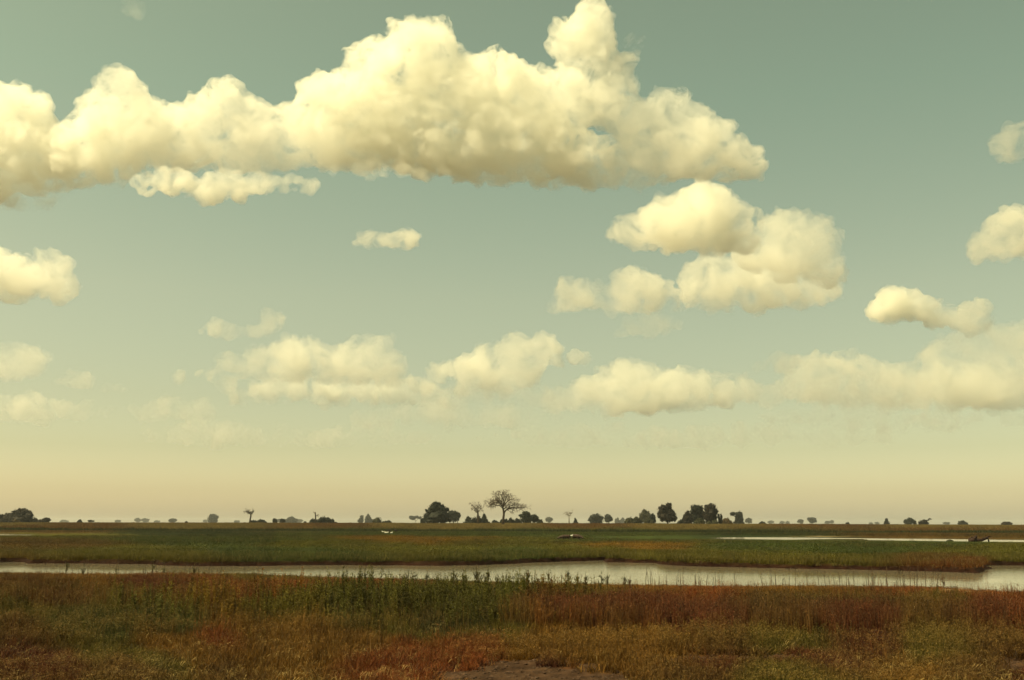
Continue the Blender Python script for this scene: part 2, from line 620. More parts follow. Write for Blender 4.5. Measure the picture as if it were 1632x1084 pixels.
def mat_cloud(D, dens, lo, hi, sc):
    m, n, l = new_mat('cloud_vapour')
    n.clear()
    o = n.new('ShaderNodeOutputMaterial')
    pv = n.new('ShaderNodeVolumePrincipled')
    l.new(pv.outputs[0], o.inputs['Volume'])
    pv.inputs['Color'].default_value = (1.0, 0.998, 0.972, 1)
    pv.inputs['Anisotropy'].default_value = 0.45
    g = n.new('ShaderNodeNewGeometry')
    k = 3500.0 / D
    t = noise_node(n, l, k / 92.0 * sc, 8, 0.71, g.outputs['Position'])
    t.inputs['Distortion'].default_value = 0.8
    t2 = noise_node(n, l, k / 330.0 * sc, 2, 0.5, g.outputs['Position'])
    mm = n.new('ShaderNodeMath')
    mm.operation = 'MULTIPLY'
    l.new(ramp_node(n, l, t.outputs[0], lo, hi, 0.0, dens * k * DENS), mm.inputs[0])
    l.new(ramp_node(n, l, t2.outputs[0], .36, .60, .42, 1.2), mm.inputs[1])
    l.new(mm.outputs[0], pv.inputs['Density'])
    m.cycles.volume_step_rate = CLOUD_STEP
    return m


CLOUD_STEP = 0.35
DENS = 0.60


def in_poly(x, y, poly):
    r = False
    n = len(poly)
    for i in range(n):
        x1, y1 = poly[i]
        x2, y2 = poly[(i + 1) % n]
        if (y1 > y) != (y2 > y) and x < (x2 - x1) * (y - y1) / (y2 - y1) + x1:
            r = not r
    return r


def edge_d(x, y, poly):
    b = 1e9
    n = len(poly)
    for i in range(n):
        x1, y1 = poly[i]
        x2, y2 = poly[(i + 1) % n]
        dx, dy = x2 - x1, y2 - y1
        t = max(0, min(1, ((x - x1) * dx + (y - y1) * dy) / (dx * dx + dy * dy + 1e-9)))
        b = min(b, math.hypot(x - x1 - t * dx, y - y1 - t * dy))
    return b


def cloud(label, top, bottom, count=60, dens=0.036, lo=0.42, hi=0.52, sc=1.0, thick=1.0, rmax=70, holes=(), vox=3.0, puff=1.0, dmul=1.0):
    """outline of the cloud as seen from the plain -> a puffy closed hull at the cloud's true distance"""
    rg = random.Random(label)
    poly = list(top) + list(reversed(bottom))
    yb = max(p[1] for p in bottom)
    el = math.atan((542 - yb) / F) + R(10.42)
    D = min(BASE_H / math.tan(max(el, R(4.2))), 17000) * dmul
    k = D / F / math.cos(el)
    V, Fc = [], []

    def ball(c, r, squash=1.0):
        b = len(V)
        iv, fc = ICO1 if r < 16 * k else ICO2
        V.extend((c.x + v.x * r, c.y + v.y * r, c.z + v.z * r * squash) for v in iv)
        Fc.extend(tuple(b + i for i in f) for f in fc)

    xs = [p[0] for p in poly]
    ys = [p[1] for p in poly]
    n = 0
    tries = 0
    while n < count and tries < count * 60:
        tries += 1
        x, y = rg.uniform(min(xs), max(xs)), rg.uniform(min(ys), max(ys))
        if not in_poly(x, y, poly):
            continue
        if any(math.hypot((x - hx) / hr, (y - hy) / hr2) < 1 for hx, hy, hr, hr2 in holes):
            continue
        d = edge_d(x, y, poly)
        for hx, hy, hr, hr2 in holes:
            d = min(d, max(0, (math.hypot((x - hx) / hr, (y - hy) / hr2) - 1)) * min(hr, hr2))
        if d < 3 and rg.random() < .6:
            continue
        d = min(max(d * 1.05, 5), rmax)
        n += 1
        c = at(x, y, D) + Vector((0, rg.uniform(-1, 1) * d * k * 0.9 * thick, 0))
        r = d * k
        ball(c, r)
        for j in range(int(7 * puff)):
            dv = Vector((rg.gauss(0, 1), rg.gauss(0, 1) - .3, rg.gauss(0, 1) + 0.5)).normalized()
            r2 = r * rg.uniform(.22, .42)
            q = c + dv * (r - r2 * 0.45)
            ball(q, r2)
            if r2 > 7 * k:
                for _ in range(4):
                    d2 = (dv + Vector((rg.gauss(0, 1), rg.gauss(0, 1), rg.gauss(0, 1) + .3)) * .8).normalized()
                    ball(q + d2 * r2 * .9, r2 * rg.uniform(.25, .45))
    me = bpy.data.meshes.new('cloud')
    me.from_pydata(V, [], Fc)
    o = bpy.data.objects.new('cloud', me)
    C.objects.link(o)
    rm = o.modifiers.new('union', 'REMESH')
    rm.mode = 'VOXEL'
    rm.voxel_size = vox * k
    for nm, sc_, am in (('billow', 34, 30), ('curl', 10, 16)):
        tx = bpy.data.textures.new(nm, 'CLOUDS')
        tx.noise_scale = sc_ * k
        tx.noise_depth = 4
        dm = o.modifiers.new(nm, 'DISPLACE')
        dm.texture = tx
        dm.texture_coords = 'GLOBAL'
        dm.strength = am * k
        dm.mid_level = 0.45
        rm = o.modifiers.new('union', 'REMESH')
        rm.mode = 'VOXEL'
        rm.voxel_size = vox * k
    dg = bpy.context.evaluated_depsgraph_get()
    me2 = bpy.data.meshes.new_from_object(o.evaluated_get(dg))
    o.modifiers.clear()
    o.data = me2
    me2.name = 'cloud'
    bpy.data.meshes.remove(me)
    me2.materials.clear()
    me2.materials.append(mat_cloud(D, dens, lo, hi, sc))
    tag(o, label, 'cloud', 'cumulus clouds over the plain')
    return o


cloud('huge bright cumulus bank with two towers spanning the upper left and middle sky',
      [(-120, 150), (0, 140), (45, 142), (78, 160), (80, 190), (105, 208), (135, 180), (155, 140), (180, 114), (215, 122), (238, 160), (300, 166), (335, 158), (352, 130), (385, 126),
       (400, 158), (440, 186), (468, 172), (488, 132), (520, 122), (550, 118), (552, 85), (600, 62), (625, 50), (640, 24), (690, 36), (720, 50), (735, 88), (762, 88), (800, 98), (866, 112),
       (925, 128), (985, 125), (1010, 152), (1035, 158), (1060, 142), (1100, 150), (1112, 170), (1150, 188), (1182, 220), (1212, 245), (1222, 275)],
      [(-120, 315), (0, 318), (60, 300), (180, 288), (260, 272), (400, 268), (480, 262), (560, 270), (640, 276), (780, 290), (900, 290), (1010, 296), (1100, 284), (1200, 288)],
      count=900, rmax=34, lo=.44, hi=.505, dens=.036, holes=((945, 207, 15, 9), (962, 220, 15, 9)), vox=2.3)
cloud('tall cauliflower puff rising at the top edge above the big cloud bank',
      [(872, 68), (890, 52), (903, 30), (922, 4), (945, -10), (966, 8), (972, 40), (982, 72), (1004, 92), (1012, 130)],
      [(876, 80), (890, 96), (896, 130), (920, 160), (975, 165), (1015, 160)], count=190, rmax=22, vox=2.0, dmul=1.33)
cloud('torn wisp of cloud hanging right of the tall puff', [(985, 75), (1005, 66), (1022, 70)], [(985, 120), (1005, 112), (1022, 80)],
      count=16, dens=.026, lo=.5, hi=.72, vox=2.2)
cloud('flat bright streak of cloud under the left part of the big bank', [(210, 286), (250, 272), (330, 276), (420, 280), (510, 284)], [(216, 310), (330, 320), (430, 308), (512, 304)],
      count=170, rmax=9, dens=.06, lo=.38, hi=.56, vox=2.2, dmul=.72)
cloud('small lone cloud in the middle of the sky left of centre', [(560, 388), (590, 374), (620, 372), (640, 360), (662, 372), (674, 388)], [(560, 394), (610, 398), (672, 392)],
      count=60, dens=.04, lo=.39, hi=.54, vox=1.8)
cloud('peaked white cumulus right of centre above the plain', [(966, 366), (985, 345), (1015, 340), (1040, 326), (1080, 315), (1090, 300), (1125, 294), (1155, 300), (1178, 325), (1200, 350), (1212, 375)],
      [(970, 386), (1030, 392), (1075, 398), (1140, 398), (1205, 398)], count=170, rmax=30, vox=2.2)
cloud('rounded cumulus with ragged pale underside joined to the peaked one', [(1196, 362), (1225, 344), (1262, 338), (1300, 345), (1328, 362), (1334, 400), (1348, 440)],
      [(1150, 400), (1195, 425), (1240, 440), (1330, 460)], count=150, rmax=28, dens=.036, lo=.42, vox=2.2)
cloud('broken thin cloud sheet under the rounded cumulus on the right', [(1082, 425), (1130, 410), (1200, 420), (1290, 430), (1346, 440)], [(1090, 488), (1160, 498), (1250, 488), (1342, 482)],
      count=150, rmax=24, dens=.034, lo=.40, hi=.62, vox=2.2)
cloud('low double humped cloud left of the thin cloud sheet', [(878, 470), (890, 448), (910, 442), (935, 456), (975, 454), (990, 436), (1010, 426), (1035, 444), (1080, 466)],
      [(880, 490), (940, 494), (1010, 496), (1085, 492)], count=130, dens=.036, lo=.41, hi=.56, vox=2.0)
cloud('faint small cloud below the double humped one', [(970, 518), (1000, 505), (1040, 500), (1090, 512)], [(970, 532), (1020, 536), (1090, 526)], count=36, dens=.024, lo=.40, hi=.72, vox=2.0)
cloud('bright cumulus cut by the right edge of the picture at mid height', [(1520, 398), (1545, 380), (1575, 362), (1595, 336), (1625, 330), (1660, 335), (1720, 350)], [(1522, 408), (1600, 410), (1720, 412)],
      count=70, rmax=28, vox=2.2)
cloud('pale ragged cloud high at the right edge', [(1580, 225), (1600, 205), (1640, 195)], [(1582, 246), (1610, 250), (1650, 248)], count=24, dens=.026, lo=.42, hi=.7, vox=2.2)
cloud('white cumulus at the left edge below the big bank', [(-60, 405), (0, 402), (30, 412), (55, 420), (80, 402), (102, 400), (118, 420), (112, 445)], [(-60, 475), (30, 474), (118, 472)],
      count=70, rmax=34, vox=2.2)
cloud('soft pale cloud low at the left edge', [(-60, 556), (0, 550), (40, 546), (70, 558), (88, 574)], [(-60, 600), (20, 604), (84, 590)], count=50, dens=.02, lo=.40, hi=.64, vox=2.0)
cloud('tiny oval cloud low on the left', [(88, 604), (112, 597), (142, 604)], [(90, 613), (140, 614)], count=18, dens=.02, lo=.4, hi=.60, vox=1.6)
cloud('tiny faint wedge of cloud beside the tiny oval cloud', [(162, 618), (188, 604), (208, 616)], [(166, 626), (206, 626)], count=16, dens=.026, lo=.4, hi=.7, vox=1.6)
cloud('thin hook shaped cloud above the long low cloud on the left', [(318, 522), (330, 508), (370, 520), (412, 518), (420, 494), (440, 490), (456, 504)], [(320, 534), (380, 536), (445, 530)],
      count=50, dens=.03, lo=.40, hi=.64, vox=2.0)
cloud('long low lumpy cloud left of centre', [(250, 600), (335, 590), (350, 566), (390, 556), (440, 550), (465, 540), (510, 552), (570, 552), (585, 538), (625, 540), (645, 570), (650, 600)],
      [(255, 606), (340, 604), (450, 608), (550, 612), (645, 610)], count=120, rmax=34, dens=.030, lo=.43, hi=.60, vox=2.0)
cloud('faint flat cloud layer under the long low cloud', [(365, 622), (420, 612), (470, 622), (540, 614), (620, 622), (650, 628)], [(365, 640), (500, 644), (640, 646)], count=80, dens=.036, lo=.41, hi=.72, vox=2.0)
cloud('stepped cloud climbing to the right near the centre', [(652, 606), (690, 582), (730, 576), (770, 560), (800, 548), (820, 528), (845, 542), (870, 528), (900, 552), (950, 566)],
      [(655, 622), (740, 628), (820, 626), (856, 610), (870, 580), (945, 574)], count=170, rmax=30, dens=.040, lo=.42, hi=.56, vox=2.0)
cloud('wide low cloud bank above the tree line right of centre', [(850, 640), (905, 615), (950, 598), (985, 574), (1030, 578), (1060, 596), (1100, 588), (1150, 604), (1190, 600), (1212, 622)],
      [(850, 656), (980, 660), (1100, 652), (1210, 644)], count=130, rmax=30, dens=.04, lo=.41, hi=.60, vox=2.0)
cloud('small flat cloud above the gap between two low banks on the right', [(1205, 580), (1225, 566), (1250, 562), (1285, 580)], [(1206, 592), (1284, 596)], count=36, dens=.02, lo=.40, hi=.62, vox=2.0)
cloud('long pale low bank on the right', [(1250, 612), (1280, 570), (1330, 566), (1380, 566), (1420, 582), (1480, 590)], [(1252, 638), (1350, 644), (1480, 642)], count=100, rmax=28, dens=.045, lo=.40, hi=.7, vox=2.0)
cloud('lumpy cloud sloping down to the right above the right hand bank', [(1385, 500), (1395, 474), (1430, 458), (1460, 472), (1490, 486), (1540, 488), (1562, 484), (1590, 514)],
      [(1388, 506), (1450, 510), (1520, 524), (1588, 532)], count=130, rmax=24, dens=.05, lo=.39, hi=.54, vox=2.0)
cloud('broad soft cloud mass low at the right edge', [(1462, 570), (1490, 540), (1540, 526), (1600, 520), (1680, 525), (1740, 530)], [(1465, 640), (1560, 650), (1740, 648)], count=130, rmax=38, dens=.03, lo=.40, hi=.70, vox=2.2)
cloud('faint long cloud streak low on the left', [(150, 656), (200, 646), (260, 636), (330, 640), (345, 650)], [(150, 664), (250, 668), (345, 662)], count=60, dens=.026, lo=.40, hi=.7, vox=2.0)
cloud('hazy cloud streaks just above the horizon left of centre', [(200, 690), (330, 676), (480, 684), (640, 678), (700, 690)], [(200, 704), (450, 710), (700, 704)], count=120, dens=.036, lo=.41, hi=.74, vox=2.4)
cloud('hazy cloud streaks just above the horizon right of centre', [(760, 690), (900, 676), (1080, 682), (1250, 672), (1420, 680)], [(760, 704), (1050, 712), (1420, 706)], count=130, dens=.036, lo=.41, hi=.74, vox=2.4)
cloud('thin grey streak of cloud hanging under the middle of the big bank', [(520, 268), (580, 258), (650, 262), (720, 268)], [(520, 276), (600, 280), (720, 282)], count=50, dens=.02, lo=.42, hi=.66, vox=2.0, dmul=.9)
cloud('pale ragged scrap of cloud at the left edge under the big bank', [(-40, 305), (20, 300), (80, 305), (105, 318)], [(-40, 328), (40, 330), (100, 326)], count=40, dens=.018, lo=.42, hi=.66, vox=2.0)
cloud('faint veil of cloud low between the stepped cloud and wide bank', [(560, 660), (680, 640), (800, 645), (900, 655)], [(560, 674), (720, 680), (900, 674)], count=90, dens=.034, lo=.41, hi=.68, vox=2.2)
cloud('faint veil of cloud low beneath the right hand bank', [(1180, 660), (1300, 650), (1420, 655), (1560, 660), (1660, 660)], [(1180, 676), (1400, 684), (1660, 680)], count=110, dens=.034, lo=.41, hi=.68, vox=2.2)
cloud('thin continuous sheet of cloud under the long and stepped low clouds', [(345, 612), (450, 600), (560, 606), (680, 612), (800, 616), (880, 622)], [(345, 630), (560, 640), (880, 646)], count=150, dens=.042, lo=.40, hi=.64, vox=2.2)
cloud('thin continuous sheet of cloud along the low bank on the right', [(1130, 625), (1250, 606), (1380, 600), (1500, 590), (1660, 580)], [(1130, 640), (1380, 650), (1660, 652)], count=170, dens=.030, lo=.40, hi=.66, vox=2.2)
cloud('faint veil of cloud low at the far left', [(-40, 640), (60, 628), (150, 640)], [(-40, 668), (60, 672), (150, 662)], count=60, dens=.034, lo=.41, hi=.68, vox=2.2)
cloud('small wisp of cloud at the top left of the sky', [(198, 12), (210, -4), (230, 4)], [(202, 22), (228, 26)], count=14, dens=.014, lo=.42, hi=.72, vox=2.0)


# ------------------------------------------------------------------ grass and reeds (stuff): small tufts grown on points of the land


def tuft_mesh(name, mat, blades):
    """blades: list of (base, tip, bend, width, tip0, tip1) -> one small mesh with a 'tip' attribute"""
    vs, fs, tp = [], [], []
    for base, top, bend, w, t0, t1 in blades:
        base, top, bend = Vector(base), Vector(top), Vector(bend)
        ax = (top - base)
        sd = Vector((-(ax.y + bend.y), ax.x + bend.x, 0))
        if sd.length < 1e-4:
            sd = Vector((1, 0, 0))
        sd.normalize()
        a = random.Random(len(vs)).uniform(0, math.pi)
        sd = Matrix.Rotation(a, 3, 'Z') @ sd
        b = len(vs)
        n = 3
        for i in range(n):
            t = i / n
            p = base.lerp(top, t) + bend * (t * t)
            ww = w * (1 - 0.75 * t) * 0.5
            vs += [p - sd * ww, p + sd * ww]
            tp += [t0 + (t1 - t0) * t] * 2
        vs.append(top + bend)
        tp.append(t1)
        for i in range(n - 1):
            fs.append((b + 2 * i, b + 2 * i + 1, b + 2 * i + 3, b + 2 * i + 2))
        fs.append((b + 2 * n - 2, b + 2 * n - 1, b + 2 * n))
    me = bpy.data.meshes.new(name)
    me.from_pydata([tuple(v) for v in vs], [], fs)
    at_ = me.attributes.new('tip', 'FLOAT', 'POINT')
    at_.data.foreach_set('value', tp)
    me.materials.append(mat)
    return bpy.data.objects.new(name, me)


def make_short(rg, n=15, rad=.16, h=(.10, .30), w=.015, lean=.13):
    out = []
    for _ in range(n):
        a, r = rg.uniform(0, 6.28), rad * math.sqrt(rg.random())
        b = (r * math.cos(a), r * math.sin(a), -.02)
        hh = rg.uniform(*h)
        la = rg.uniform(0, 6.28)
        ll = rg.uniform(.2, 1) * lean
        dry = rg.uniform(1.0, 1.8) if rg.random() < .14 else rg.uniform(0, .3)
        out.append((b, (b[0] + math.cos(la) * ll, b[1] + math.sin(la) * ll, hh), (math.cos(la) * ll, math.sin(la) * ll, -hh * .12 * rg.random()), w * rg.uniform(.7, 1.4), 0, dry))
    return out


def make_bent(rg, n=5):
    """a few long dry blades folded over"""
    out = []
    for _ in range(n):
        a, r = rg.uniform(0, 6.28), .1 * math.sqrt(rg.random())
        b = Vector((r * math.cos(a), r * math.sin(a), -.02))
        la, L = rg.uniform(0, 6.28), rg.uniform(.16, .34)
        d = Vector((math.cos(la), math.sin(la), 0))
        m = b + d * L * .25 + Vector((0, 0, L * .8))
        t = m + d * L * rg.uniform(.3, .6) + Vector((0, 0, L * rg.uniform(-.35, .2)))
        out.append((b, m, d * L * .08, .016, .5, 1.2))
        out.append((m + d * L * .05, t, Vector((0, 0, -L * .12)), .013, 1.0, 1.5))
    return out


def make_seed(rg, n=9):
    """grass stems with pale seed heads"""
    out = make_short(rg, 12, .16, (.12, .3), .009, .09)
    for _ in range(n):
        a, r = rg.uniform(0, 6.28), .15 * math.sqrt(rg.random())
        b = Vector((r * math.cos(a), r * math.sin(a), 0))
        t = b + Vector((rg.gauss(0, .05), rg.gauss(0, .05), rg.uniform(.30, .52)))
        out.append((b, t, (0, 0, 0), .007, 0, .5))
        for k in range(6):
            q = t + Vector((rg.gauss(0, .016), rg.gauss(0, .016), rg.uniform(-.09, .03)))
            out.append((q, q + Vector((rg.gauss(0, .02), rg.gauss(0, .02), rg.uniform(.01, .035))), (0, 0, 0), .018, .8, 1))
    return out


def make_weed(rg, h, dens=46, dry=.25):
    """upright leafy weed: stem, ascending narrow leaves, feathery top"""
    out = []
    for s_ in range(rg.choice((1, 2, 2, 3))):
        b = Vector((rg.gauss(0, .05), rg.gauss(0, .05), -.02))
        t = b + Vector((rg.gauss(0, .06), rg.gauss(0, .06), h * rg.uniform(.75, 1)))
        out.append((b, t, (0, 0, 0), .020, .2, .2))
        for k in range(dens):
            u = rg.uniform(.12, 1)
            p = b.lerp(t, u)
            a = rg.uniform(0, 6.28)
            L = h * (.055 + .10 * (1 - u)) * rg.uniform(.6, 1.2)
            d = Vector((math.cos(a), math.sin(a), rg.uniform(.5, 1.3))).normalized() * L
            out.append((p, p + d, (0, 0, -L * .15), 0.030, 0, rg.random() * dry * 2.6 if rg.random() < .5 else 0))
    return out


def make_stalk(rg, n=12, h=(.55, 1.0), rad=.16, head=.5):
    """thin upright reddish stalks with small dry side leaves"""
    out = []
    for _ in range(n):
        a, r = rg.uniform(0, 6.28), rad * math.sqrt(rg.random())
        b = Vector((r * math.cos(a), r * math.sin(a), -.02))
        hh = rg.uniform(*h)
        t = b + Vector((rg.gauss(0, .05), rg.gauss(0, .05), hh))
        out.append((b, t, (rg.gauss(0, .02), rg.gauss(0, .02), 0), .018, 0, rg.uniform(0, .8)))
        for k in range(5):
            u = rg.uniform(.3, 1)
            p = b.lerp(t, u)
            d = Vector((rg.gauss(0, .5), rg.gauss(0, .5), rg.uniform(.4, 1))).normalized() * .07
            out.append((p, p + d, (0, 0, 0), .016, 0, 1 if rg.random() < head * .4 else .2))
    return out


M_GRASS = mat_grass('grass_blades', (.25, .15, .040), .42)
M_BENT = mat_grass('bent_straw', (.40, .29, .11), .55)
M_WEED = mat_grass('weed_leaves', (.20, .15, .05), .6)
M_STALK = mat_grass('dry_stalks', (.26, .15, .06), .55)
M_PLAIN = mat_grass('plain_grass', (.12, .10, .028), .3)


def coll(name, meshes):
    c = bpy.data.collections.new(name)
    for i, o in enumerate(meshes):
        c.objects.link(o)
    return c


def protos(key, mat, gen, n):
    return coll(key, [tuft_mesh('%s_%02d' % (key, i), mat, gen(random.Random(key + str(i)))) for i in range(n)]), n


P_SHORT = protos('short', M_GRASS, lambda r: make_short(r), 6)
P_BENT = protos('bent', M_BENT, lambda r: make_bent(r), 6)
P_SEED = protos('seed', M_GRASS, lambda r: make_seed(r), 5)
P_WEED = protos('weed', M_WEED, lambda r: make_weed(r, r.uniform(.95, 1.3)), 7)
P_LOWWEED = protos('lowweed', M_WEED, lambda r: make_weed(r, r.uniform(.4, .6), 34, .6), 5)
P_STALK = protos('stalk', M_STALK, lambda r: make_stalk(r), 6)
P_STEMS = protos('stems', M_STALK, lambda r: make_stalk(r, 4, (.5, 1.0), .3), 6)
P_REED = protos('reed', M_WEED, lambda r: make_short(r, 26, .30, (.30, .62), .022, .12), 5)
P_PLAIN = protos('plain', M_PLAIN, lambda r: make_short(r, 44, .95, (.16, .40), .05, .16), 5)
P_TALLPLAIN = protos('tallplain', M_PLAIN, lambda r: make_short(r, 60, 2.2, (.45, .95), .12, .2), 5)


def scatter_group(c):
    g = bpy.data.node_groups.new('grow_' + c.name, 'GeometryNodeTree')
    g.interface.new_socket('Geometry', in_out='INPUT', socket_type='NodeSocketGeometry')
    g.interface.new_socket('Geometry', in_out='OUTPUT', socket_type='NodeSocketGeometry')
    n, l = g.nodes, g.links
    gi, go = n.new('NodeGroupInput'), n.new('NodeGroupOutput')
    ci = n.new('GeometryNodeCollectionInfo')
    ci.inputs[0].default_value = c
    ci.inputs[1].default_value = True
    ci.inputs[2].default_value = True
    iop = n.new('GeometryNodeInstanceOnPoints')
    iop.inputs['Pick Instance'].default_value = True

    def attr(name, t):
        a = n.new('GeometryNodeInputNamedAttribute')
        a.data_type = t
        a.inputs[0].default_value = name
        return a.outputs[0]
    l.new(gi.outputs[0], iop.inputs['Points'])
    l.new(ci.outputs[0], iop.inputs['Instance'])
    l.new(attr('idx', 'INT'), iop.inputs['Instance Index'])
    l.new(attr('rot', 'FLOAT_VECTOR'), iop.inputs['Rotation'])
    l.new(attr('scl', 'FLOAT_VECTOR'), iop.inputs['Scale'])
    l.new(iop.outputs[0], go.inputs[0])
    return g


def grow(name, label, proto, P, Z, tint, hs, ws=None, tilt=.08):
    c, n = proto
    N = len(P)
    me = bpy.data.meshes.new(name)
    me.vertices.add(N)
    me.vertices.foreach_set('co', np.column_stack([P, Z]).ravel().astype(np.float32))
    me.attributes.new('idx', 'INT', 'POINT').data.foreach_set('value', nrg.integers(0, n, N).astype(np.int32))
    rot = np.column_stack([nrg.normal(0, tilt, N), nrg.normal(0, tilt, N), nrg.uniform(0, 6.283, N)])
    me.attributes.new('rot', 'FLOAT_VECTOR', 'POINT').data.foreach_set('vector', rot.ravel().astype(np.float32))
    if ws is None:
        ws = nrg.uniform(.8, 1.25, N)
    scl = np.column_stack([ws, ws, hs])
    me.attributes.new('scl', 'FLOAT_VECTOR', 'POINT').data.foreach_set('vector', scl.ravel().astype(np.float32))
    me.attributes.new('tint', 'FLOAT_VECTOR', 'POINT').data.foreach_set('vector', np.clip(tint, 0.003, .6).ravel().astype(np.float32))
    o = bpy.data.objects.new(name, me)
    C.objects.link(o)
    md = o.modifiers.new('grow', 'NODES')
    md.node_group = scatter_group(c)
    tag(o, label, 'grass', kind='stuff')
    print('GROW', name, N)
    return o


def field(n, y0, y1, margin=1.12, bias=1.0):
    """n random ground points between two distances, filling the wedge the photograph looks into"""
    u = nrg.random(n)
    y = np.sqrt(y0 ** 2 + u ** bias * (y1 ** 2 - y0 ** 2))
    x = nrg.uniform(-1, 1, n) * y * .53 * margin
    return np.column_stack([x, y])


def where(P):
    z, s, dn, df = land(P)
    px, py = project(np.column_stack([P, z]))
    return z, s, dn, df, px, py


TINT_G = 0.85
# short turf of the near shore
P = np.vstack([field(26000, 17, 27), field(26000, 27, 42), field(22000, 42, 72)])
z, s, dn, df, px, py = where(P)
sm = soil_mask(px, py, P[:, 0], P[:, 1])
k = (s > .25) & (dn < 900) | (P[:, 1] < 38)
k &= ~((P[:, 1] > 60) & (df < dn))
pale = np.zeros(len(P))
for (cx, cy, wx_, wy_) in ((1290, 962, 50, 2.6), (1540, 941, 40, 2.2), (1520, 957, 60, 2.6), (1010, 971, 50, 1.6)):
    pale = np.maximum(pale, np.exp(-((px - cx) / wx_) ** 2 - ((py - cy) / wy_) ** 2))
k &= nrg.random(len(P)) > np.maximum(sm * 1.02, pale * .8)
P, z, px, py = P[k], z[k], px[k], py[k]
tn = cover(P) * nrg.uniform(.3, 1.8, (len(P), 1)) * TINT_G
hs = (0.55 + 0.9 * fbm(P[:, 0] / 2, P[:, 1] / 2, 111, 3)) * nrg.uniform(.7, 1.3, len(P)) * np.where(P[:, 1] < 25, .8, 1.0)
hs = hs * np.where(P[:, 1] > 38, .20 + .80 * sstep(3, 16, dn[k]), 1)
grow('short_grass', 'short ochre and rust coloured grass covering the near shore', P_SHORT, P, z, tn, hs)

# seeding grass standing above the turf
P = np.vstack([field(6500, 19, 30), field(9000, 30, 64)])
z, s, dn, df, px, py = where(P)
clump = fbm(P[:, 0] / 3, P[:, 1] / 3, 121, 4)
sm = soil_mask(px, py, P[:, 0], P[:, 1])
k = ((s > .4) | (P[:, 1] < 38)) & ~((P[:, 1] > 60) & (df < dn)) & (nrg.random(len(P)) < sstep(.38, .6, clump)) & (nrg.random(len(P)) > sm)
k &= (P[:, 1] < 44) | (px < 560) | (nrg.random(len(P)) < .35)
k &= nrg.random(len(P)) < .06 + .94 * sstep(3, 12, dn)
P, z, px = P[k], z[k], px[k]
tn = cover(P) * nrg.uniform(.6, 1.5, (len(P), 1)) * TINT_G
grow('seeding_grass', 'taller grass with pale seed heads scattered over the near shore', P_SEED, P, z, tn, nrg.uniform(.6, 1.15, len(P)) * np.where(P[:, 1] < 24, .55, np.where(P[:, 1] > 46, .55, 1)))

# dense stand of green weeds, centre left
P = field(15000, 27, 45)
z, s, dn, df, px, py = where(P)
w = 90 * (fbm(P[:, 0] / 2.5, P[:, 1] / 4, 131, 4) - .5)
edge = sstep(140, 660, px + w * 2.4) * sstep(960, 800, px + w * 2)
front = sstep(29.0, 31.5, P[:, 1] + w / 60)
backf = sstep(43.5, 38, P[:, 1] + w / 40)
k = nrg.random(len(P)) < edge * front * backf * (.22 + .6 * sstep(.35, .55, fbm(P[:, 0] / 1.4, P[:, 1] / 1.4, 137, 3)))
P, z = P[k], z[k]
tn = cover(P) * .55 + np.array(OLIVE) * .45
tn = tn * nrg.uniform(.5, 2.5, (len(P), 1))
hgt = (.52 + .85 * fbm(P[:, 0] / 1.3, P[:, 1] / 2.2, 139, 3)) * (.55 + .45 * sstep(29, 34.5, P[:, 1]))
grow('weed_stand', 'dense stand of tall dark green weeds in front of the channel', P_WEED, P, z, tn, hgt * nrg.uniform(.75, 1.12, len(P)))

# low leafy weeds on the left and right
P = field(15000, 25, 66)
z, s, dn, df, px, py = where(P)
cl = fbm(P[:, 0] / 2.6, P[:, 1] / 4, 141, 4)
k = (s > .4) & ~((P[:, 1] > 60) & (df < dn)) & (nrg.random(len(P)) < sstep(.46, .62, cl) * (.1 + .9 * sstep(3, 11, dn))) & ((px < 520) | ((px > 980) & (P[:, 1] < 43)) | (nrg.random(len(P)) < .12))
P, z, px, py = P[k], z[k], px[k], py[k]
tn = (cover(P) * .65 + np.array(OLIVE) * .35) * nrg.uniform(.6, 1.5, (len(P), 1))
grow('low_weeds', 'low leafy weeds scattered through the near grass', P_LOWWEED, P, z, tn, nrg.uniform(.6, 1.2, len(P)) * np.where(P[:, 1] > 46, .5, 1))

# rust red stalks right of the green stand and on the left
P = np.vstack([field(13000, 27, 37), field(9000, 37, 66)])
z, s, dn, df, px, py = where(P)
w = 60 * (fbm(P[:, 0] / 2.5, P[:, 1] / 3, 151, 4) - .5)
gap = fbm(P[:, 0] / 1.2, P[:, 1] / 1.2, 157, 3)
a = sstep(790, 880, px + w) * sstep(28.0, 29.6, P[:, 1] + w / 50) * sstep(35.5, 33.0, P[:, 1] + w / 30) * (.25 + .75 * sstep(.36, .5, gap))
b = sstep(150, 210, px + w) * sstep(330, 280, px + w) * sstep(42, 45, P[:, 1]) * sstep(54, 50, P[:, 1]) * .9
c_ = sstep(460, 380, px) * .10 * (P[:, 1] > 36) * (.15 + .85 * sstep(3, 12, dn))
k = (s > .4) & ~((P[:, 1] > 60) & (df < dn)) & (nrg.random(len(P)) < np.maximum(np.maximum(a, b), c_))
P, z, px = P[k], z[k], px[k]
tn = (cover(P) * .5 + np.array(MAROON) * .5) * nrg.uniform(.4, 2.0, (len(P), 1))
hgt = (.62 + .6 * fbm(P[:, 0] / 2.0, P[:, 1] / 2.0, 159, 3)) * nrg.uniform(.7, 1.15, len(P)) * np.where(P[:, 1] > 40, .42, 1)
grow('red_stalks', 'thicket of rust red dry stalks right of the green weeds', P_STALK, P, z, tn, hgt)

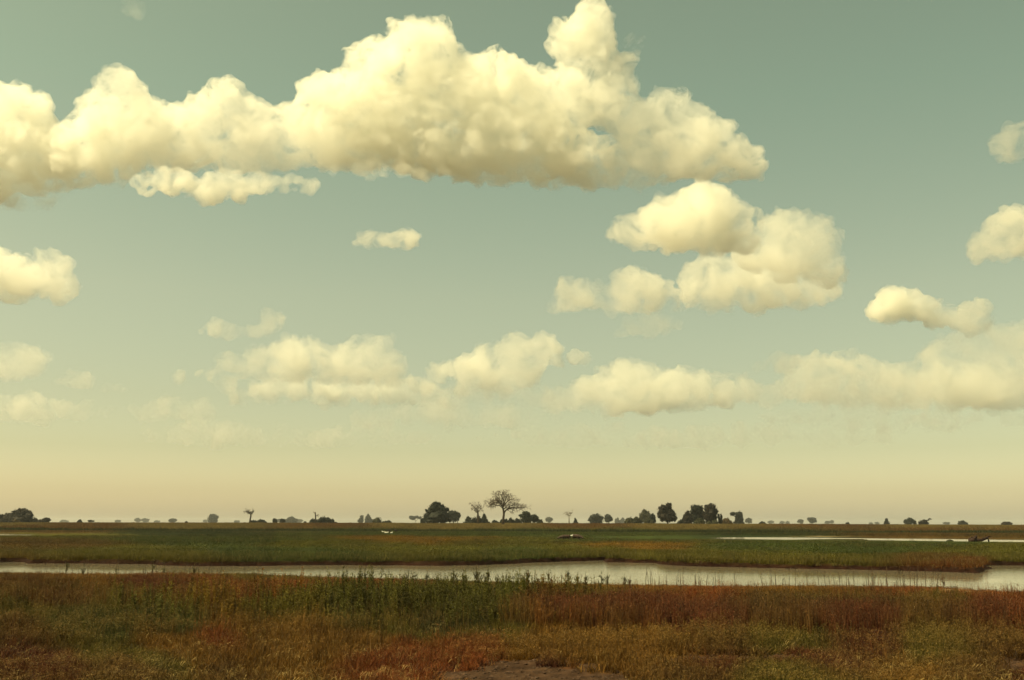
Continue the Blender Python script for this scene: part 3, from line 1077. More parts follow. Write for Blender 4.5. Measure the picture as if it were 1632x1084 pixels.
# loose dry stems standing all over the near shore
P = field(5200, 21, 62)
z, s, dn, df, px, py = where(P)
cl = fbm(P[:, 0] / 2.2, P[:, 1] / 3.4, 191, 4)
k = (s > .4) & ~((P[:, 1] > 60) & (df < dn)) & (nrg.random(len(P)) < sstep(.36, .62, cl) * (.25 + .75 * sstep(2, 12, dn))) & (nrg.random(len(P)) > soil_mask(px, py, P[:, 0], P[:, 1]))
P, z, px = P[k], z[k], px[k]
tn = (cover(P) * .6 + np.array(BROWN) * .4) * nrg.uniform(.3, 1.9, (len(P), 1))
grow('dry_stems', 'loose dry stems standing all over the near shore', P_STEMS, P, z, tn, nrg.uniform(.5, 1.0, len(P)) * np.where(P[:, 1] > 46, .6, 1) * np.where(P[:, 1] < 26, .75, 1))

# reeds and rank grass on the far bank
P = field(60000, 72, 125)
z, s, dn, df, px, py = where(P)
k = (df > .15) & (df < 14) & (dn > df) & (z > -.12)
k &= nrg.random(len(P)) < np.where(df < 3, 1, .45)
P, z, px, df = P[k], z[k], px[k], df[k]
tn = cover(P) * nrg.uniform(.65, 1.4, (len(P), 1))
redd = (sstep(1430, 1500, px) * sstep(1590, 1560, px) * (df < 3))[:, None] * .7
tn = tn * (1 - redd) + np.array(RED) * .7 * redd
hgt = nrg.uniform(.5, 1.05, len(P)) * (.6 + .6 * fbm(P[:, 0] / 4, P[:, 1] / 4, 161, 3))
grow('bank_grass', 'rank green grass along the far bank of the channel', P_REED, P, z, tn, hgt, nrg.uniform(.9, 1.6, len(P)))

# green plain beyond the channel
P = np.vstack([field(42000, 85, 190), field(30000, 190, 350)])
z, s, dn, df, px, py = where(P)
hp = at_z(911, 860, 0)
k = (np.hypot(P[:, 0] - hp.x, (P[:, 1] - hp.y + 3) * .6) > 5) & (s > 2.5) & ((df > 2) | (P[:, 1] > 140)) & ~((dn < df) & (P[:, 1] < 140))
k &= ~((P[:, 1] > 140) & (s < 26))                  # short turf round the pools
sp = s[k]
P, z, px, py = P[k], z[k], px[k], py[k]
tn = cover(P) * nrg.uniform(.7, 1.35, (len(P), 1))
band = fbm(P[:, 0] / 60, P[:, 1] / 7, 171, 3)
tn = tn * (.45 + 1.15 * band)[:, None]
hgt = (.35 + 1.0 * fbm(P[:, 0] / 30, P[:, 1] / 12, 173, 3)) * nrg.uniform(.7, 1.2, len(P)) * (.35 + .65 * sstep(26, 70, sp))
grow('plain_grass', 'green grass of the flat plain beyond the channel', P_PLAIN, P, z, tn, hgt, nrg.uniform(.8, 1.5, len(P)))

# tussocks and reed clumps on the plain
P = np.vstack([field(26000, 88, 200), field(14000, 200, 330)])
z, s, dn, df, px, py = where(P)
cl = fbm(P[:, 0] / 14, P[:, 1] / 6, 201, 4)
k = ((df > 3) | (P[:, 1] > 140)) & ~((dn < df) & (P[:, 1] < 140)) & (s > 3) & ~((P[:, 1] > 140) & (s < 20) & (nrg.random(len(P)) < .93)) & (nrg.random(len(P)) < sstep(.5, .66, cl))
P, z, sp = P[k], z[k], s[k]
tn = (cover(P) * .6 + np.array(DGREEN) * .4) * nrg.uniform(.25, 1.7, (len(P), 1))
grow('plain_tussocks', 'darker tussocks and reed clumps on the plain beyond the channel', P_REED, P, z, tn, nrg.uniform(.5, 1.25, len(P)) * (.4 + .6 * sstep(20, 60, sp)), nrg.uniform(1.2, 2.2, len(P)))

# tall tan grass on the far rise, dark reeds at its foot
P = field(38000, 335, 760, 1.08, .9)
z, s, dn, df, px, py = where(P)
tn = cover(P) * nrg.uniform(.75, 1.3, (len(P), 1))
foot = (sstep(372, 345, P[:, 1] + 24 * (fbm(P[:, 0] / 25, P[:, 1] / 25, 181, 3) - .5)))[:, None]
tn = tn * 1.35 * (1 - foot) + np.array(DGREEN) * foot * 1.1
hgt = nrg.uniform(.5, 1.0, len(P)) * (1 + .35 * foot[:, 0])
grow('tall_plain_grass', 'tall tan grass on the far rise below the trees', P_TALLPLAIN, P, z, tn, hgt, nrg.uniform(.9, 1.6, len(P)))

# long bent straws close to the eye
P = np.vstack([field(1500, 18, 23), field(900, 23, 30)])
z, s, dn, df, px, py = where(P)
k = (nrg.random(len(P)) < sstep(.36, .6, fbm(P[:, 0] / 1.2, P[:, 1] / 1.2, 211, 3))) & (nrg.random(len(P)) > soil_mask(px, py, P[:, 0], P[:, 1]))
P, z = P[k], z[k]
grow('bent_straw', 'long pale straws bent over in the grass at the bottom', P_BENT, P, z, cover(P) * nrg.uniform(.8, 2.2, (len(P), 1)), nrg.uniform(.7, 1.2, len(P)))

# crumbled clods on the bare patches at the bottom
M_SOIL = mat_plain('dry_clods', (.022, .012, .008), (.080, .047, .030), 6.0, 1.0, .5)
mb = MB()
P = field(9000, 17.5, 25)
z, s, dn, df, px, py = where(P)
k = nrg.random(len(P)) < soil_mask(px, py, P[:, 0], P[:, 1]) * .8
rg = random.Random(5)
for (x, y), zz in zip(P[k], z[k]):
    r = rg.uniform(.012, .05) * (1.6 if rg.random() < .1 else 1)
    vs = [Vector((x + v.x * r * rg.uniform(.7, 1.5), y + v.y * r * rg.uniform(.7, 1.4), zz + v.z * r * rg.uniform(.4, .8))) for v in ICO1[0]]
    mb.add(vs, ICO1[1])
tag(mb.build('soil_clods', M_SOIL), 'crumbled dry clods on the bare earth at the bottom', 'soil', kind='stuff')


# ------------------------------------------------------------------ single tall weeds and bare stalks along the near waterline
M_WEED1 = mat_leaf('weed_leaf', (.045, .050, .016), (.10, .092, .028))
M_WEED2 = mat_leaf('weed_leaf_rust', (.070, .030, .012), (.12, .070, .022))
M_STEM = mat_plain('weed_stem', (.050, .036, .016), (.10, .06, .026), 20.0, .9, 0)


def weed_meshes(seed, h, wide=1.0, n=48):
    rg = random.Random(seed)
    st, lf = MB(), MB()
    stems = [((0, 0, -.05), (rg.gauss(0, .03), rg.gauss(0, .03), h))]
    for k in range(rg.randint(4, 8)):
        u = rg.uniform(.2, .75)
        a = rg.uniform(0, 6.28)
        b = Vector(stems[0][0]).lerp(Vector(stems[0][1]), u)
        L = h * (1 - u) * rg.uniform(.5, .85)
        stems.append((b, b + Vector((math.cos(a) * .55 * wide, math.sin(a) * .55 * wide, 1)).normalized() * L))
    for b, t in stems:
        b, t = Vector(b), Vector(t)
        st.tube([b, b.lerp(t, .5) + Vector((rg.gauss(0, .01), rg.gauss(0, .01), 0)), t], [.012, .009, .004], 4)
        m = int(n * (t - b).length / h)
        for _ in range(m):
            u = rg.uniform(.15, 1.02)
            p = b.lerp(t, u)
            a = rg.uniform(0, 6.28)
            L = .05 + .09 * (1 - u) * rg.uniform(.5, 1.3)
            d = Vector((math.cos(a), math.sin(a), rg.uniform(.3, 1.4))).normalized() * L
            sd = d.cross(Vector((rg.gauss(0, 1), rg.gauss(0, 1), rg.gauss(0, 1)))).normalized() * .013
            lf.add([p - sd * .3, p + d * .5 - sd, p + d, p + d * .5 + sd], [(0, 1, 2, 3)])
    return st, lf


def mesh_of(mb, name, mat):
    me = bpy.data.meshes.new(name)
    me.from_pydata([tuple(v) for v in mb.v], [], mb.f)
    me.materials.append(mat)
    return me


WP = []
for i in range(6):
    st, lf = weed_meshes(200 + i, 1.0, rng.uniform(.6, 1.3))
    WP.append((mesh_of(st, 'stem', M_STEM), mesh_of(lf, 'leaves', M_WEED1), mesh_of(lf, 'leaves', M_WEED2)))


def thing_weed(px, Y, top_py, label, group, rust=False):
    p = at(px, 900, Y)
    zz = gz(p.x, Y)
    h = max(.35, at(px, top_py, Y).z - zz)
    e = empty('tall_weed', (p.x, Y, zz))
    e.scale = (h * .95, h * .95, h)
    e.rotation_euler.z = rng.uniform(0, 6.28)
    k = rng.randrange(6)
    for nm, me in (('stem', WP[k][0]), ('leaves', WP[k][2 if rust else 1])):
        o = bpy.data.objects.new(nm, me)
        C.objects.link(o)
        o.parent = e
    tag(e, label, 'weed', group)
    return e


G1 = 'tall weeds along the near waterline'
for px, Y, tp, lab, rust in (
        (646, 42, 912, 'slim green weed at the left end of the green stand topping the water', False),
        (681, 43, 911, 'bushy green weed left of the middle of the green stand', False),
        (708, 42.5, 914, 'short pale green weed poking above the green stand against the water', False),
        (724, 41, 903, 'tall feathery green weed, left of the two tallest in the stand', False),
        (743, 42, 911, 'middling green weed between the two tallest of the stand', False),
        (759, 40, 902, 'tallest broad green weed in the stand, against the bright water', False),
        (775, 40.5, 906, 'tall narrow green weed right of the tallest broad one', False),
        (792, 41, 914, 'low green weed near the right end of the green stand', False),
        (830, 44, 916, 'rust tinged weed between the green stand and the reddish bushy weeds', True),
        (842, 43, 906, 'thin rust tinged weed with a pointed top against the water', True),
        (852, 43.5, 910, 'reddish bushy weed with spreading top at the waterline', True),
        (874, 48, 908, 'single thin dark weed standing alone before the bright water', False),
        (906, 44, 907, 'open branched olive weed, leftmost of three before the bright water', False),
        (921, 43, 913, 'open branched olive weed, middle of three before the bright water', False),
        (933, 44, 914, 'open branched olive weed, rightmost of three before the bright water', False),
        (957, 44, 911, 'dark green weed pair before the bright water, left one', False),
        (967, 45, 913, 'dark green weed pair before the bright water, right one', False),
        (996, 44, 915, 'rounded bushy olive weed right of the dark pair', False),
        (1004, 43, 919, 'low brown weed at the right foot of the rounded bushy one', True),
        (1040, 42, 938, 'short brown weed on the red turf right of the bushy olive weed', True),
        (1502, 51, 914, 'branched rust coloured weed among the stalks on the far right', True),
        (106, 60, 894, 'slim dark weed near the left edge crossing the channel', False),
        (134, 60, 896, 'bushy dark weed left of a gap in the channel edge weeds', False),
        (186, 61, 899, 'small dark weed on the left shore of the channel', False),
        (243, 60, 896, 'dark bushy weed at the left end of the overgrown channel edge', False),
        (262, 61, 897, 'dark weed amid the overgrown left channel edge', False),
        (310, 60, 893, 'tall dark weed where the channel narrows on the left', False)):
    thing_weed(px, Y, tp, lab, G1, rust)

# bare upright stalks in front of the water
M_REDSTALK = mat_plain('stalk_dry', (.035, .028, .016), (.09, .055, .028), 25.0, .9, 0)
SP = []
for i in range(6):
    rg = random.Random(300 + i)
    mb = MB()
    mb.tube([(0, 0, -.08), (rg.gauss(0, .02), rg.gauss(0, .02), .5), (rg.gauss(0, .03), rg.gauss(0, .03), 1)], [.014, .011, .005], 4)
    for k in range(22):
        u = rg.uniform(.35, 1)
        a = rg.uniform(0, 6.28)
        p = Vector((0, 0, u))
        d = Vector((math.cos(a), math.sin(a), 1.6)).normalized() * rg.uniform(.04, .09)
        sd = Vector((-math.sin(a), math.cos(a), 0)) * .011
        mb.add([p - sd, p + d * .6 - sd, p + d, p + d * .6 + sd], [(0, 1, 2, 3)])
    SP.append(mesh_of(mb, 'reed_stalk', M_REDSTALK))
rg = random.Random(77)
for i in range(84):
    if i < 66:
        px = rg.uniform(1025, 1500)
        Y = rg.uniform(50.5, 53.5)
        lab = 'thin upright dry stalk before the right half of the channel'
        grp = 'dry stalks along the right waterline'
    else:
        px = rg.uniform(20, 430)
        Y = rg.uniform(60, 67)
        lab = 'thin upright dry stalk before the left part of the channel'
        grp = 'dry stalks along the left waterline'
    p = at(px, 920, Y)
    o = bpy.data.objects.new('reed_stalk', SP[i % 6])
    C.objects.link(o)
    zz = gz(p.x, Y)
    o.location = (p.x, Y, zz)
    h = rg.uniform(.55, 1.15) * (1 if rg.random() < .8 else .7)
    o.scale = (1, 1, h)
    o.rotation_euler = (rg.gauss(0, .05), rg.gauss(0, .05), rg.uniform(0, 6.28))
    tag(o, lab, 'reed stalk', grp)


# ------------------------------------------------------------------ trees
def crown_mesh(rg, lobes, leaf, n_leaf, core=.84):
    """lobes: (centre, (rx,ry,rz)) in metres; uneven solid heart under a skin of leaf clumps"""
    mb = MB()
    tot = sum(r[0] * r[2] for _, r in lobes)
    for c, r in lobes:
        c = Vector(c)
        ph = [rg.uniform(0, 6.28) for _ in range(6)]
        vs = []
        for v in (ICO2 if r[0] > 1.2 else ICO1)[0]:
            b = 1 + .13 * math.sin(v.x * 5 + ph[0]) * math.sin(v.y * 6 + ph[1]) + .12 * math.sin(v.z * 7 + ph[2] + v.x * 3)
            vs.append(c + Vector((v.x * r[0], v.y * r[1], v.z * r[2])) * core * b)
        mb.add(vs, (ICO2 if r[0] > 1.2 else ICO1)[1])
        for _ in range(int(n_leaf * r[0] * r[2] / tot)):
            d = Vector((rg.gauss(0, 1), rg.gauss(0, 1), rg.gauss(0, 1))).normalized()
            q = rg.uniform(.72, 1.08) if rg.random() < .85 else rg.uniform(1.0, 1.22)
            p = c + Vector((d.x * r[0], d.y * r[1], d.z * r[2])) * q
            s_ = leaf * rg.uniform(.5, 1.35)
            u = Vector((rg.gauss(0, 1), rg.gauss(0, 1), rg.gauss(0, 1))).normalized()
            w = u.orthogonal().normalized()
            mb.add([p - u * s_, p - w * s_ * .6, p + u * s_, p + w * s_ * .6], [(0, 1, 2, 3)])
    return mb


def tree(px, top, width, Y, label, cat='tree', shape='round', leaf=M_LEAF, base=None, bare_trunk=.12, group='trees along the horizon', lobes=None, lean=0):
    """a tree or bush standing at distance Y; width and top taken from the photograph and turned into metres"""
    p = at(px, 832, Y)
    zz = gz(p.x, Y)
    k = Y / F
    h = at(px, top, Y).z - zz
    w = width * k * 1.1
    h = max(h, w * .35)
    rg = random.Random(label)
    e = empty('bush' if cat == 'bush' else 'tree', (p.x, Y, zz))
    tag(e, label, cat, group)
    L = []
    if lobes:
        for (lx, lz, lr, lrz) in lobes:          # relative: x in half widths, z in heights
            L.append(((lx * w / 2, rg.uniform(-.1, .1) * w, lz * h), (lr * w / 2, lr * w / 2, lrz * h)))
    elif shape == 'round':
        zb = h * bare_trunk
        for i in range(9):
            a = rg.uniform(0, 6.28)
            t = rg.random()
            zc = zb + (h - zb) * (.25 + .5 * t)
            q = .42 * math.sqrt(1 - (t * 2 - 1) ** 2 * .6)
            s_ = rg.uniform(.36, .5)
            L.append(((math.cos(a) * q * w * .6, math.sin(a) * q * w * .6, zc), (w * s_ * .6, w * s_ * .6, (h - zb) * s_ * .55)))
        L.append(((0, 0, zb + (h - zb) * .5), (w * .36, w * .36, (h - zb) * .46)))
    elif shape == 'cone':
        for i in range(7):
            t = i / 6
            L.append(((rg.gauss(0, .05) * w, 0, h * (.12 + .72 * t)), (w * .5 * (1 - .75 * t), w * .5 * (1 - .75 * t), h * .17)))
    elif shape == 'mound':
        for i in range(8):
            x = rg.uniform(-.38, .38)
            t = 1 - (abs(x) / .55) ** 2
            L.append(((x * w, rg.uniform(-.2, .2) * w, h * .36 * t), (w * rg.uniform(.14, .24), w * .2, h * .55 * t * rg.uniform(.8, 1.05))))
    elif shape == 'grove':
        for i in range(9):
            x = rg.uniform(-.4, .4)
            t = (1 - (abs(x) / .62) ** 2) * rg.uniform(.6, 1.02)
            L.append(((x * w, rg.uniform(-.3, .3) * w, h * .62 * t), (w * rg.uniform(.10, .18), w * .14, h * .36 * t)))
            L.append(((x * w * 1.05, rg.uniform(-.3, .3) * w, h * .2), (w * .14, w * .14, h * .24)))
    elif shape == 'umbrella':
        for i in range(9):
            x = rg.uniform(-.42, .42)
            L.append(((x * w, rg.uniform(-.3, .3) * w, h * rg.uniform(.6, .85)), (w * rg.uniform(.14, .22), w * .2, h * rg.uniform(.12, .2))))
    for c, r in list(L):                               # smaller bunches of leaves breaking the outline
        for _ in range(5):
            d = Vector((rg.gauss(0, 1), rg.gauss(0, .7), rg.gauss(0, 1) + .2)).normalized()
            q = rg.uniform(.16, .34)
            zc = c[2] + d.z * r[2] * .92
            if zc > h * .08:
                L.append(((c[0] + d.x * r[0] * .95, c[1] + d.y * r[1] * .95, zc), (r[0] * q, r[1] * q, r[2] * q * 1.1)))
    unit = max(Y / F * 1.15, .35)
    n = int(min(2600, 420 + 30 * width * max(1, (832 - top) / 8)))
    crown_mesh(rg, L, unit * .9, n).build('foliage' if cat == 'bush' else 'crown', leaf, e)
    tb = MB()
    tr = max(.10, h * .028)
    ct = max(L, key=lambda q: q[1][0])[0]
    mid = Vector((ct[0] * .4 + rg.gauss(0, .02) * h, 0, h * .35))
    tb.tube([(0, 0, -.4), (mid.x * .3, 0, h * .16), mid, (ct[0], ct[1], max(ct[2], h * .55))], [tr * 1.6, tr * 1.1, tr * .85, tr * .4], 7)
    for c, r in L[:5]:
        c = Vector(c)
        b = Vector((mid.x * .7, 0, h * .28))
        tb.tube([b, b.lerp(c, .55) + Vector((0, 0, h * .03)), c], [tr * .6, tr * .4, tr * .15], 5)
    tb.build('stem' if cat == 'bush' else 'trunk', M_BARK, e)
    return e


def T(*a, **k):
    return tree(*a, **k)


BG = 'bushes along the horizon'
# far left grove
T(3, 816, 30, 720, 'dark rounded tree cut by the left edge', leaf=M_LEAF_RED, shape='grove')
T(33, 811, 36, 700, 'largest broad russet tree in the grove at the far left', leaf=M_LEAF_RED, lobes=[(-.55, .45, .5, .4), (0, .6, .55, .4), (.25, .75, .45, .25), (.55, .42, .5, .38), (-.1, .3, .9, .3), (-.35, .72, .3, .2)])
T(59, 822.5, 22, 740, 'lower russet tree on the right flank of the far left grove', leaf=M_LEAF_RED, shape='grove')
T(72, 825, 13, 760, 'small outermost tree on the right end of the far left grove', leaf=M_LEAF_RED)
T(24, 827, 14, 690, 'pale brown bush at the foot of the largest far left tree', 'bush', 'mound', M_LEAF_DRY, group=BG)
T(102, 830, 10, 5580, 'very faint hazy tree clump right of the far left grove', shape='grove')
T(127, 828, 8, 900, 'small dark pointed bush on the left horizon', 'bush', 'cone', group=BG)
T(145, 829, 7, 950, 'small dark forked bush right of the pointed one', 'bush', 'umbrella', group=BG)
T(187, 830, 9, 4650, 'faint low hazy tree between the forked bush and the hazy pair')
T(219, 826, 9, 4650, 'faint hazy tree, left one of a close pair on the left horizon')
T(231, 826.5, 10, 4650, 'faint hazy tree, right one of a close pair on the left horizon')
T(250, 830, 7, 4960, 'tiny faint hazy tree left of the flat topped bluish one')
T(275, 827, 11, 2945, 'bluish flat topped tree on the left horizon', lobes=[(0, .55, .95, .42), (-.4, .6, .5, .35), (.4, .6, .5, .35)])
T(297, 831, 4, 1000, 'tiny dark bush dot on the left horizon', 'bush', 'mound', group=BG)
T(327, 828.5, 6, 5580, 'faint hazy tree just left of the tall bluish one')
T(339, 819.5, 14, 2635, 'tall bluish egg shaped tree on the left horizon', lobes=[(-.1, .45, .85, .45), (.15, .55, .8, .42), (-.15, .72, .65, .28), (.4, .3, .6, .3)])
T(377, 830, 8, 5270, 'faint hazy tree left of the windswept dead tree')
T(405, 828, 12, 720, 'low dark bush at the foot of the windswept dead tree', 'bush', 'mound', group=BG)
T(416, 827, 15, 720, 'low dark bush right beside the one under the windswept dead tree', 'bush', 'mound', group=BG)
T(438, 826.5, 7, 900, 'small round dark bush between the windswept dead tree and bluish grove', 'bush', group=BG)
T(445, 827.5, 8, 4030, 'faint hazy tree tucked behind two small round bushes')
T(450, 827, 8, 950, 'round dark bush touching the bluish grove', 'bush', group=BG)
T(464, 821.5, 18, 2790, 'bluish three lobed grove left of the dead snag', shape='grove')
T(478, 828, 9, 4650, 'faint hazy tree at the right of the three lobed bluish grove')
T(486, 831, 4, 1200, 'tiny bush dot left of the snag mound', 'bush', 'mound', group=BG)
T(500, 826, 14, 700, 'dark low bush at the foot of the dead snag', 'bush', 'mound', group=BG)
T(517, 821, 22, 690, 'dark domed bush mound right of the dead snag', 'bush', 'mound', group=BG)
T(531, 827, 10, 700, 'small dark bush at the right end of the domed mound', 'bush', 'mound', group=BG)
T(582, 818, 20, 2325, 'bluish wide grove left of a low green bush', shape='grove')
T(603, 824, 17, 800, 'low green bush with a peak beside the bluish wide grove', 'bush', 'mound', M_LEAF_OLIVE, group=BG)
T(617, 829, 14, 800, 'very low trailing bush right of the peaked green bush', 'bush', 'mound', M_LEAF_OLIVE, group=BG)
T(661, 822, 16, 2635, 'bluish rounded tree left of the big dark tree', shape='umbrella')
T(674, 825, 9, 720, 'small dark bush at the left foot of the big dark tree', 'bush', 'mound', group=BG)
T(696, 799, 40, 640, 'biggest solid dark tree left of the leafless spreading tree', lobes=[(-.5, .28, .5, .28), (0, .3, .85, .3), (.5, .28, .5, .28), (-.3, .55, .5, .28), (.3, .52, .55, .28), (-.02, .75, .5, .22), (-.1, .88, .28, .13), (-.75, .3, .22, .16), (.1, .6, .6, .3)], bare_trunk=.02)
T(722, 813, 18, 900, 'grey green tree behind the right flank of the big dark tree', shape='round')
T(729, 817, 8, 900, 'small grey green tree with overhanging crown right of the grey green one', shape='umbrella')
T(747, 823, 17, 720, 'triangular dark bush left of the bare stubby tree', 'bush', 'cone', group=BG)
T(760, 819, 16, 710, 'dark bush under the bare stubby tree', 'bush', 'mound', group=BG)
T(771, 819, 14, 720, 'dark bush with a spike right of the bare stubby tree', 'bush', 'cone', group=BG)
T(785, 827.5, 16, 740, 'low dark hedge of bush left of the leafless spreading tree', 'bush', 'mound', group=BG)
T(804, 824.5, 14, 720, 'low dark bush behind the trunk of the leafless spreading tree', 'bush', 'mound', group=BG)
T(815, 824, 12, 730, 'low dark bush just right of the leafless spreading trunk', 'bush', 'mound', group=BG)
T(825, 825.5, 11, 730, 'low dark bush midway between the bare trunk and the leafy tree', 'bush', 'mound', group=BG)
T(838, 814, 19, 700, 'dark flat layered tree right of the leafless spreading tree', lobes=[(0, .3, .8, .3), (-.2, .6, .8, .14), (.25, .62, .6, .18), (0, .82, .55, .14), (.3, .4, .7, .25)])
T(852, 820, 12, 720, 'small dark rounded tree beside the flat layered tree')
T(861, 827, 9, 740, 'low bush at the right end of the central thicket', 'bush', 'mound', M_LEAF_OLIVE, group=BG)
T(875, 824, 11, 2945, 'bluish rounded tree right of the central thicket')
T(917, 826, 7, 900, 'small dark pointed bush right of the thin pale bare tree', 'bush', 'cone', group=BG)
T(950, 818.5, 21, 1150, 'dark bluish domed tree, larger of a pair right of centre', lobes=[(-.3, .4, .65, .4), (.3, .42, .65, .42), (0, .62, .75, .36), (0, .3, .9, .3)])
T(970, 820, 12, 1300, 'dark bluish tree, smaller of a pair right of centre')
T(985, 823, 9, 3410, 'faint hazy tree left of the olive bushes', shape='grove')
T(994, 824, 9, 4030, 'very faint hazy tree touching the olive bushes', shape='grove')
T(1003, 824, 14, 700, 'olive bush at the left end of the right hand thicket', 'bush', 'mound', M_LEAF_OLIVE, group=BG)
T(1015, 822, 15, 700, 'olive bush in front of the pointed grey tree', 'bush', 'mound', M_LEAF_OLIVE, group=BG)
T(1028, 811.5, 17, 1000, 'pointed grey olive tree behind the olive bushes', lobes=[(0, .4, .9, .4), (-.3, .55, .6, .3), (.3, .55, .6, .3), (-.05, .8, .45, .2)], leaf=M_LEAF_OLIVE)
T(1040, 818.5, 9, 760, 'narrow dark tree right of the pointed grey tree', lobes=[(0, .4, .9, .4), (0, .65, .9, .33)])
T(1033, 824.5, 15, 690, 'dark olive bush in front of the narrow dark tree', 'bush', 'mound', M_LEAF_OLIVE, group=BG)
T(1064, 801, 27, 620, 'tall dark jagged tree with a short trunk standing apart', leaf=M_LEAF_RED, lobes=[(-.5, .6, .5, .24), (-.45, .75, .4, .15), (.15, .75, .42, .22), (.1, .9, .2, .1), (0, .5, .7, .28), (.45, .45, .5, .24), (.7, .32, .32, .16), (-.4, .35, .55, .2), (-.92, .46, .13, .06), (.1, .3, .8, .18)])
T(1086, 827, 12, 660, 'low dark bush between the jagged tree and the big grove', 'bush', 'mound', group=BG)
T(1096, 814, 14, 640, 'russet tree at the left end of the big dark grove', leaf=M_LEAF_RED, lobes=[(0, .5, .75, .4), (-.45, .45, .5, .3), (.4, .35, .6, .33), (0, .72, .5, .26), (0, .22, .8, .24)])
T(1112, 804.5, 22, 650, 'dark flat topped tree in the middle of the big grove', lobes=[(-.4, .8, .5, .18), (.25, .82, .6, .17), (0, .6, .8, .28), (-.2, .35, .75, .3), (.4, .4, .6, .35)])
T(1133, 802, 20, 630, 'tallest dark tree at the right of the big grove', leaf=M_LEAF_RED, lobes=[(-.3, .75, .55, .2), (.3, .78, .55, .2), (0, .55, .95, .3), (0, .92, .22, .09), (.35, .35, .65, .3), (-.3, .35, .7, .3)])
T(1116, 824.5, 16, 610, 'olive bush in front of the flat topped tree of the grove', 'bush', 'mound', M_LEAF_OLIVE, group=BG)
T(1136, 826, 14, 600, 'low olive bush in front of the tallest tree of the grove', 'bush', 'mound', M_LEAF_OLIVE, group=BG)
T(1148, 818, 8, 610, 'thin ragged shrub at the right edge of the big grove', 'bush', lobes=[(0, .3, .7, .3), (-.5, .7, .3, .24), (.4, .65, .32, .26)], group=BG)
T(1158, 824.5, 17, 640, 'dry ochre bush at the right end of the big grove', 'bush', 'mound', M_LEAF_DRY, group=BG)
T(1175, 814.5, 19, 1000, 'grey top heavy tree standing right of the dry ochre bush', lobes=[(-.55, .78, .42, .14), (.15, .72, .5, .2), (.5, .72, .4, .24), (.3, .42, .6, .3), (.2, .18, .75, .2)])
T(1193, 826, 11, 2790, 'bluish round tree right of the grey top heavy tree')
T(1215, 830.5, 9, 1000, 'tiny low dark bush on the right horizon', 'bush', 'mound', group=BG)
T(1228, 830, 9, 4960, 'faint hazy tree right of the tiny low dark bush')
T(1246, 831, 7, 5270, 'very faint hazy tree, left of two between bluish trees')
T(1255, 831, 6, 5270, 'very faint hazy tree, right of two between bluish trees')
T(1276, 828, 9, 3410, 'small bluish tree left of the larger round bluish one')
T(1294, 824.5, 14, 2480, 'larger round bluish tree on the right horizon')
T(1319, 830.5, 8, 4650, 'faint low hazy tree right of the larger round bluish one')
T(1326, 829.5, 5, 4650, 'narrow faint hazy tree beside a low hazy one')
T(1351, 832, 6, 1000, 'tiny dark dot of bush on the empty right horizon', 'bush', 'mound', group=BG)
T(1388, 833, 5, 5270, 'barely visible hazy tree left of the dark pointed tree')
T(1398, 832.5, 6, 4960, 'very faint hazy tree just left of the dark pointed tree')
T(1413, 826, 8, 1000, 'dark pointed tree with a low skirt on the right', shape='cone')
T(1450, 825, 19, 1100, 'ragged grey tree with gaps in its crown on the right', lobes=[(-.5, .5, .4, .25), (0, .72, .42, .26), (.4, .55, .4, .24), (.75, .3, .3, .25), (-.3, .25, .5, .22)])
T(1472, 828, 14, 900, 'russet rounded tree with a bare limb reaching right', leaf=M_LEAF_RED, lobes=[(-.3, .4, .65, .4), (.1, .6, .6, .35), (.4, .3, .55, .32), (.95, .9, .22, .12), (1.3, 1.08, .26, .1), (.6, .72, .2, .14)])
T(1508, 834.5, 9, 4030, 'faint low hazy tree between the russet tree and far right trees')
T(1535, 830, 13, 1200, 'dark bluish domed tree, left of the two at the far right', lobes=[(-.1, .5, .8, .45), (.4, .35, .6, .33), (-.3, .35, .7, .33)])
T(1605, 831.5, 15, 1000, 'dark russet domed tree near the right edge', leaf=M_LEAF_RED, lobes=[(-.3, .5, .65, .42), (.3, .5, .65, .42), (0, .5, .8, .46)])


# ---- leafless trees: trunk, limbs and twigs
def grow_limb(rg, mbl, mbt, p, d, L, r, depth, gravity, spread, flat, twig):
    """one limb and everything that forks from it"""
    pts, rad = [p.copy()], [r]
    n = 4
    q, dd = p.copy(), d.copy()
    for i in range(n):
        dd = (dd + Vector((rg.gauss(0, .16), rg.gauss(0, .16), rg.gauss(0, .10) + gravity))).normalized()
        q = q + dd * L / n
        pts.append(q.copy())
        rad.append(r * (1 - .13 * (i + 1)))
    (mbl if depth > 1 else mbt).tube(pts, rad, 6 if depth > 2 else 4 if depth > 1 else 3, False)
    if depth == 0:
        return
    for k in range(rg.choice((3, 3, 4)) if depth > 1 else rg.choice((4, 5, 6))):
        i = rg.choice((2, 3, 4, 4)) if k else 4
        a = rg.uniform(0, 6.28)
        u = dd.orthogonal().normalized()
        side = (u * math.cos(a) + dd.cross(u) * math.sin(a))
        side.z *= flat
        nd = (dd * rg.uniform(.5, 1) + side * spread * rg.uniform(.6, 1.3)).normalized()
        grow_limb(rg, mbl, mbt, pts[i], nd, L * rg.uniform(.52, .78), max(rad[i] * rg.uniform(.5, .7), twig), depth - 1, gravity, spread, flat, twig)


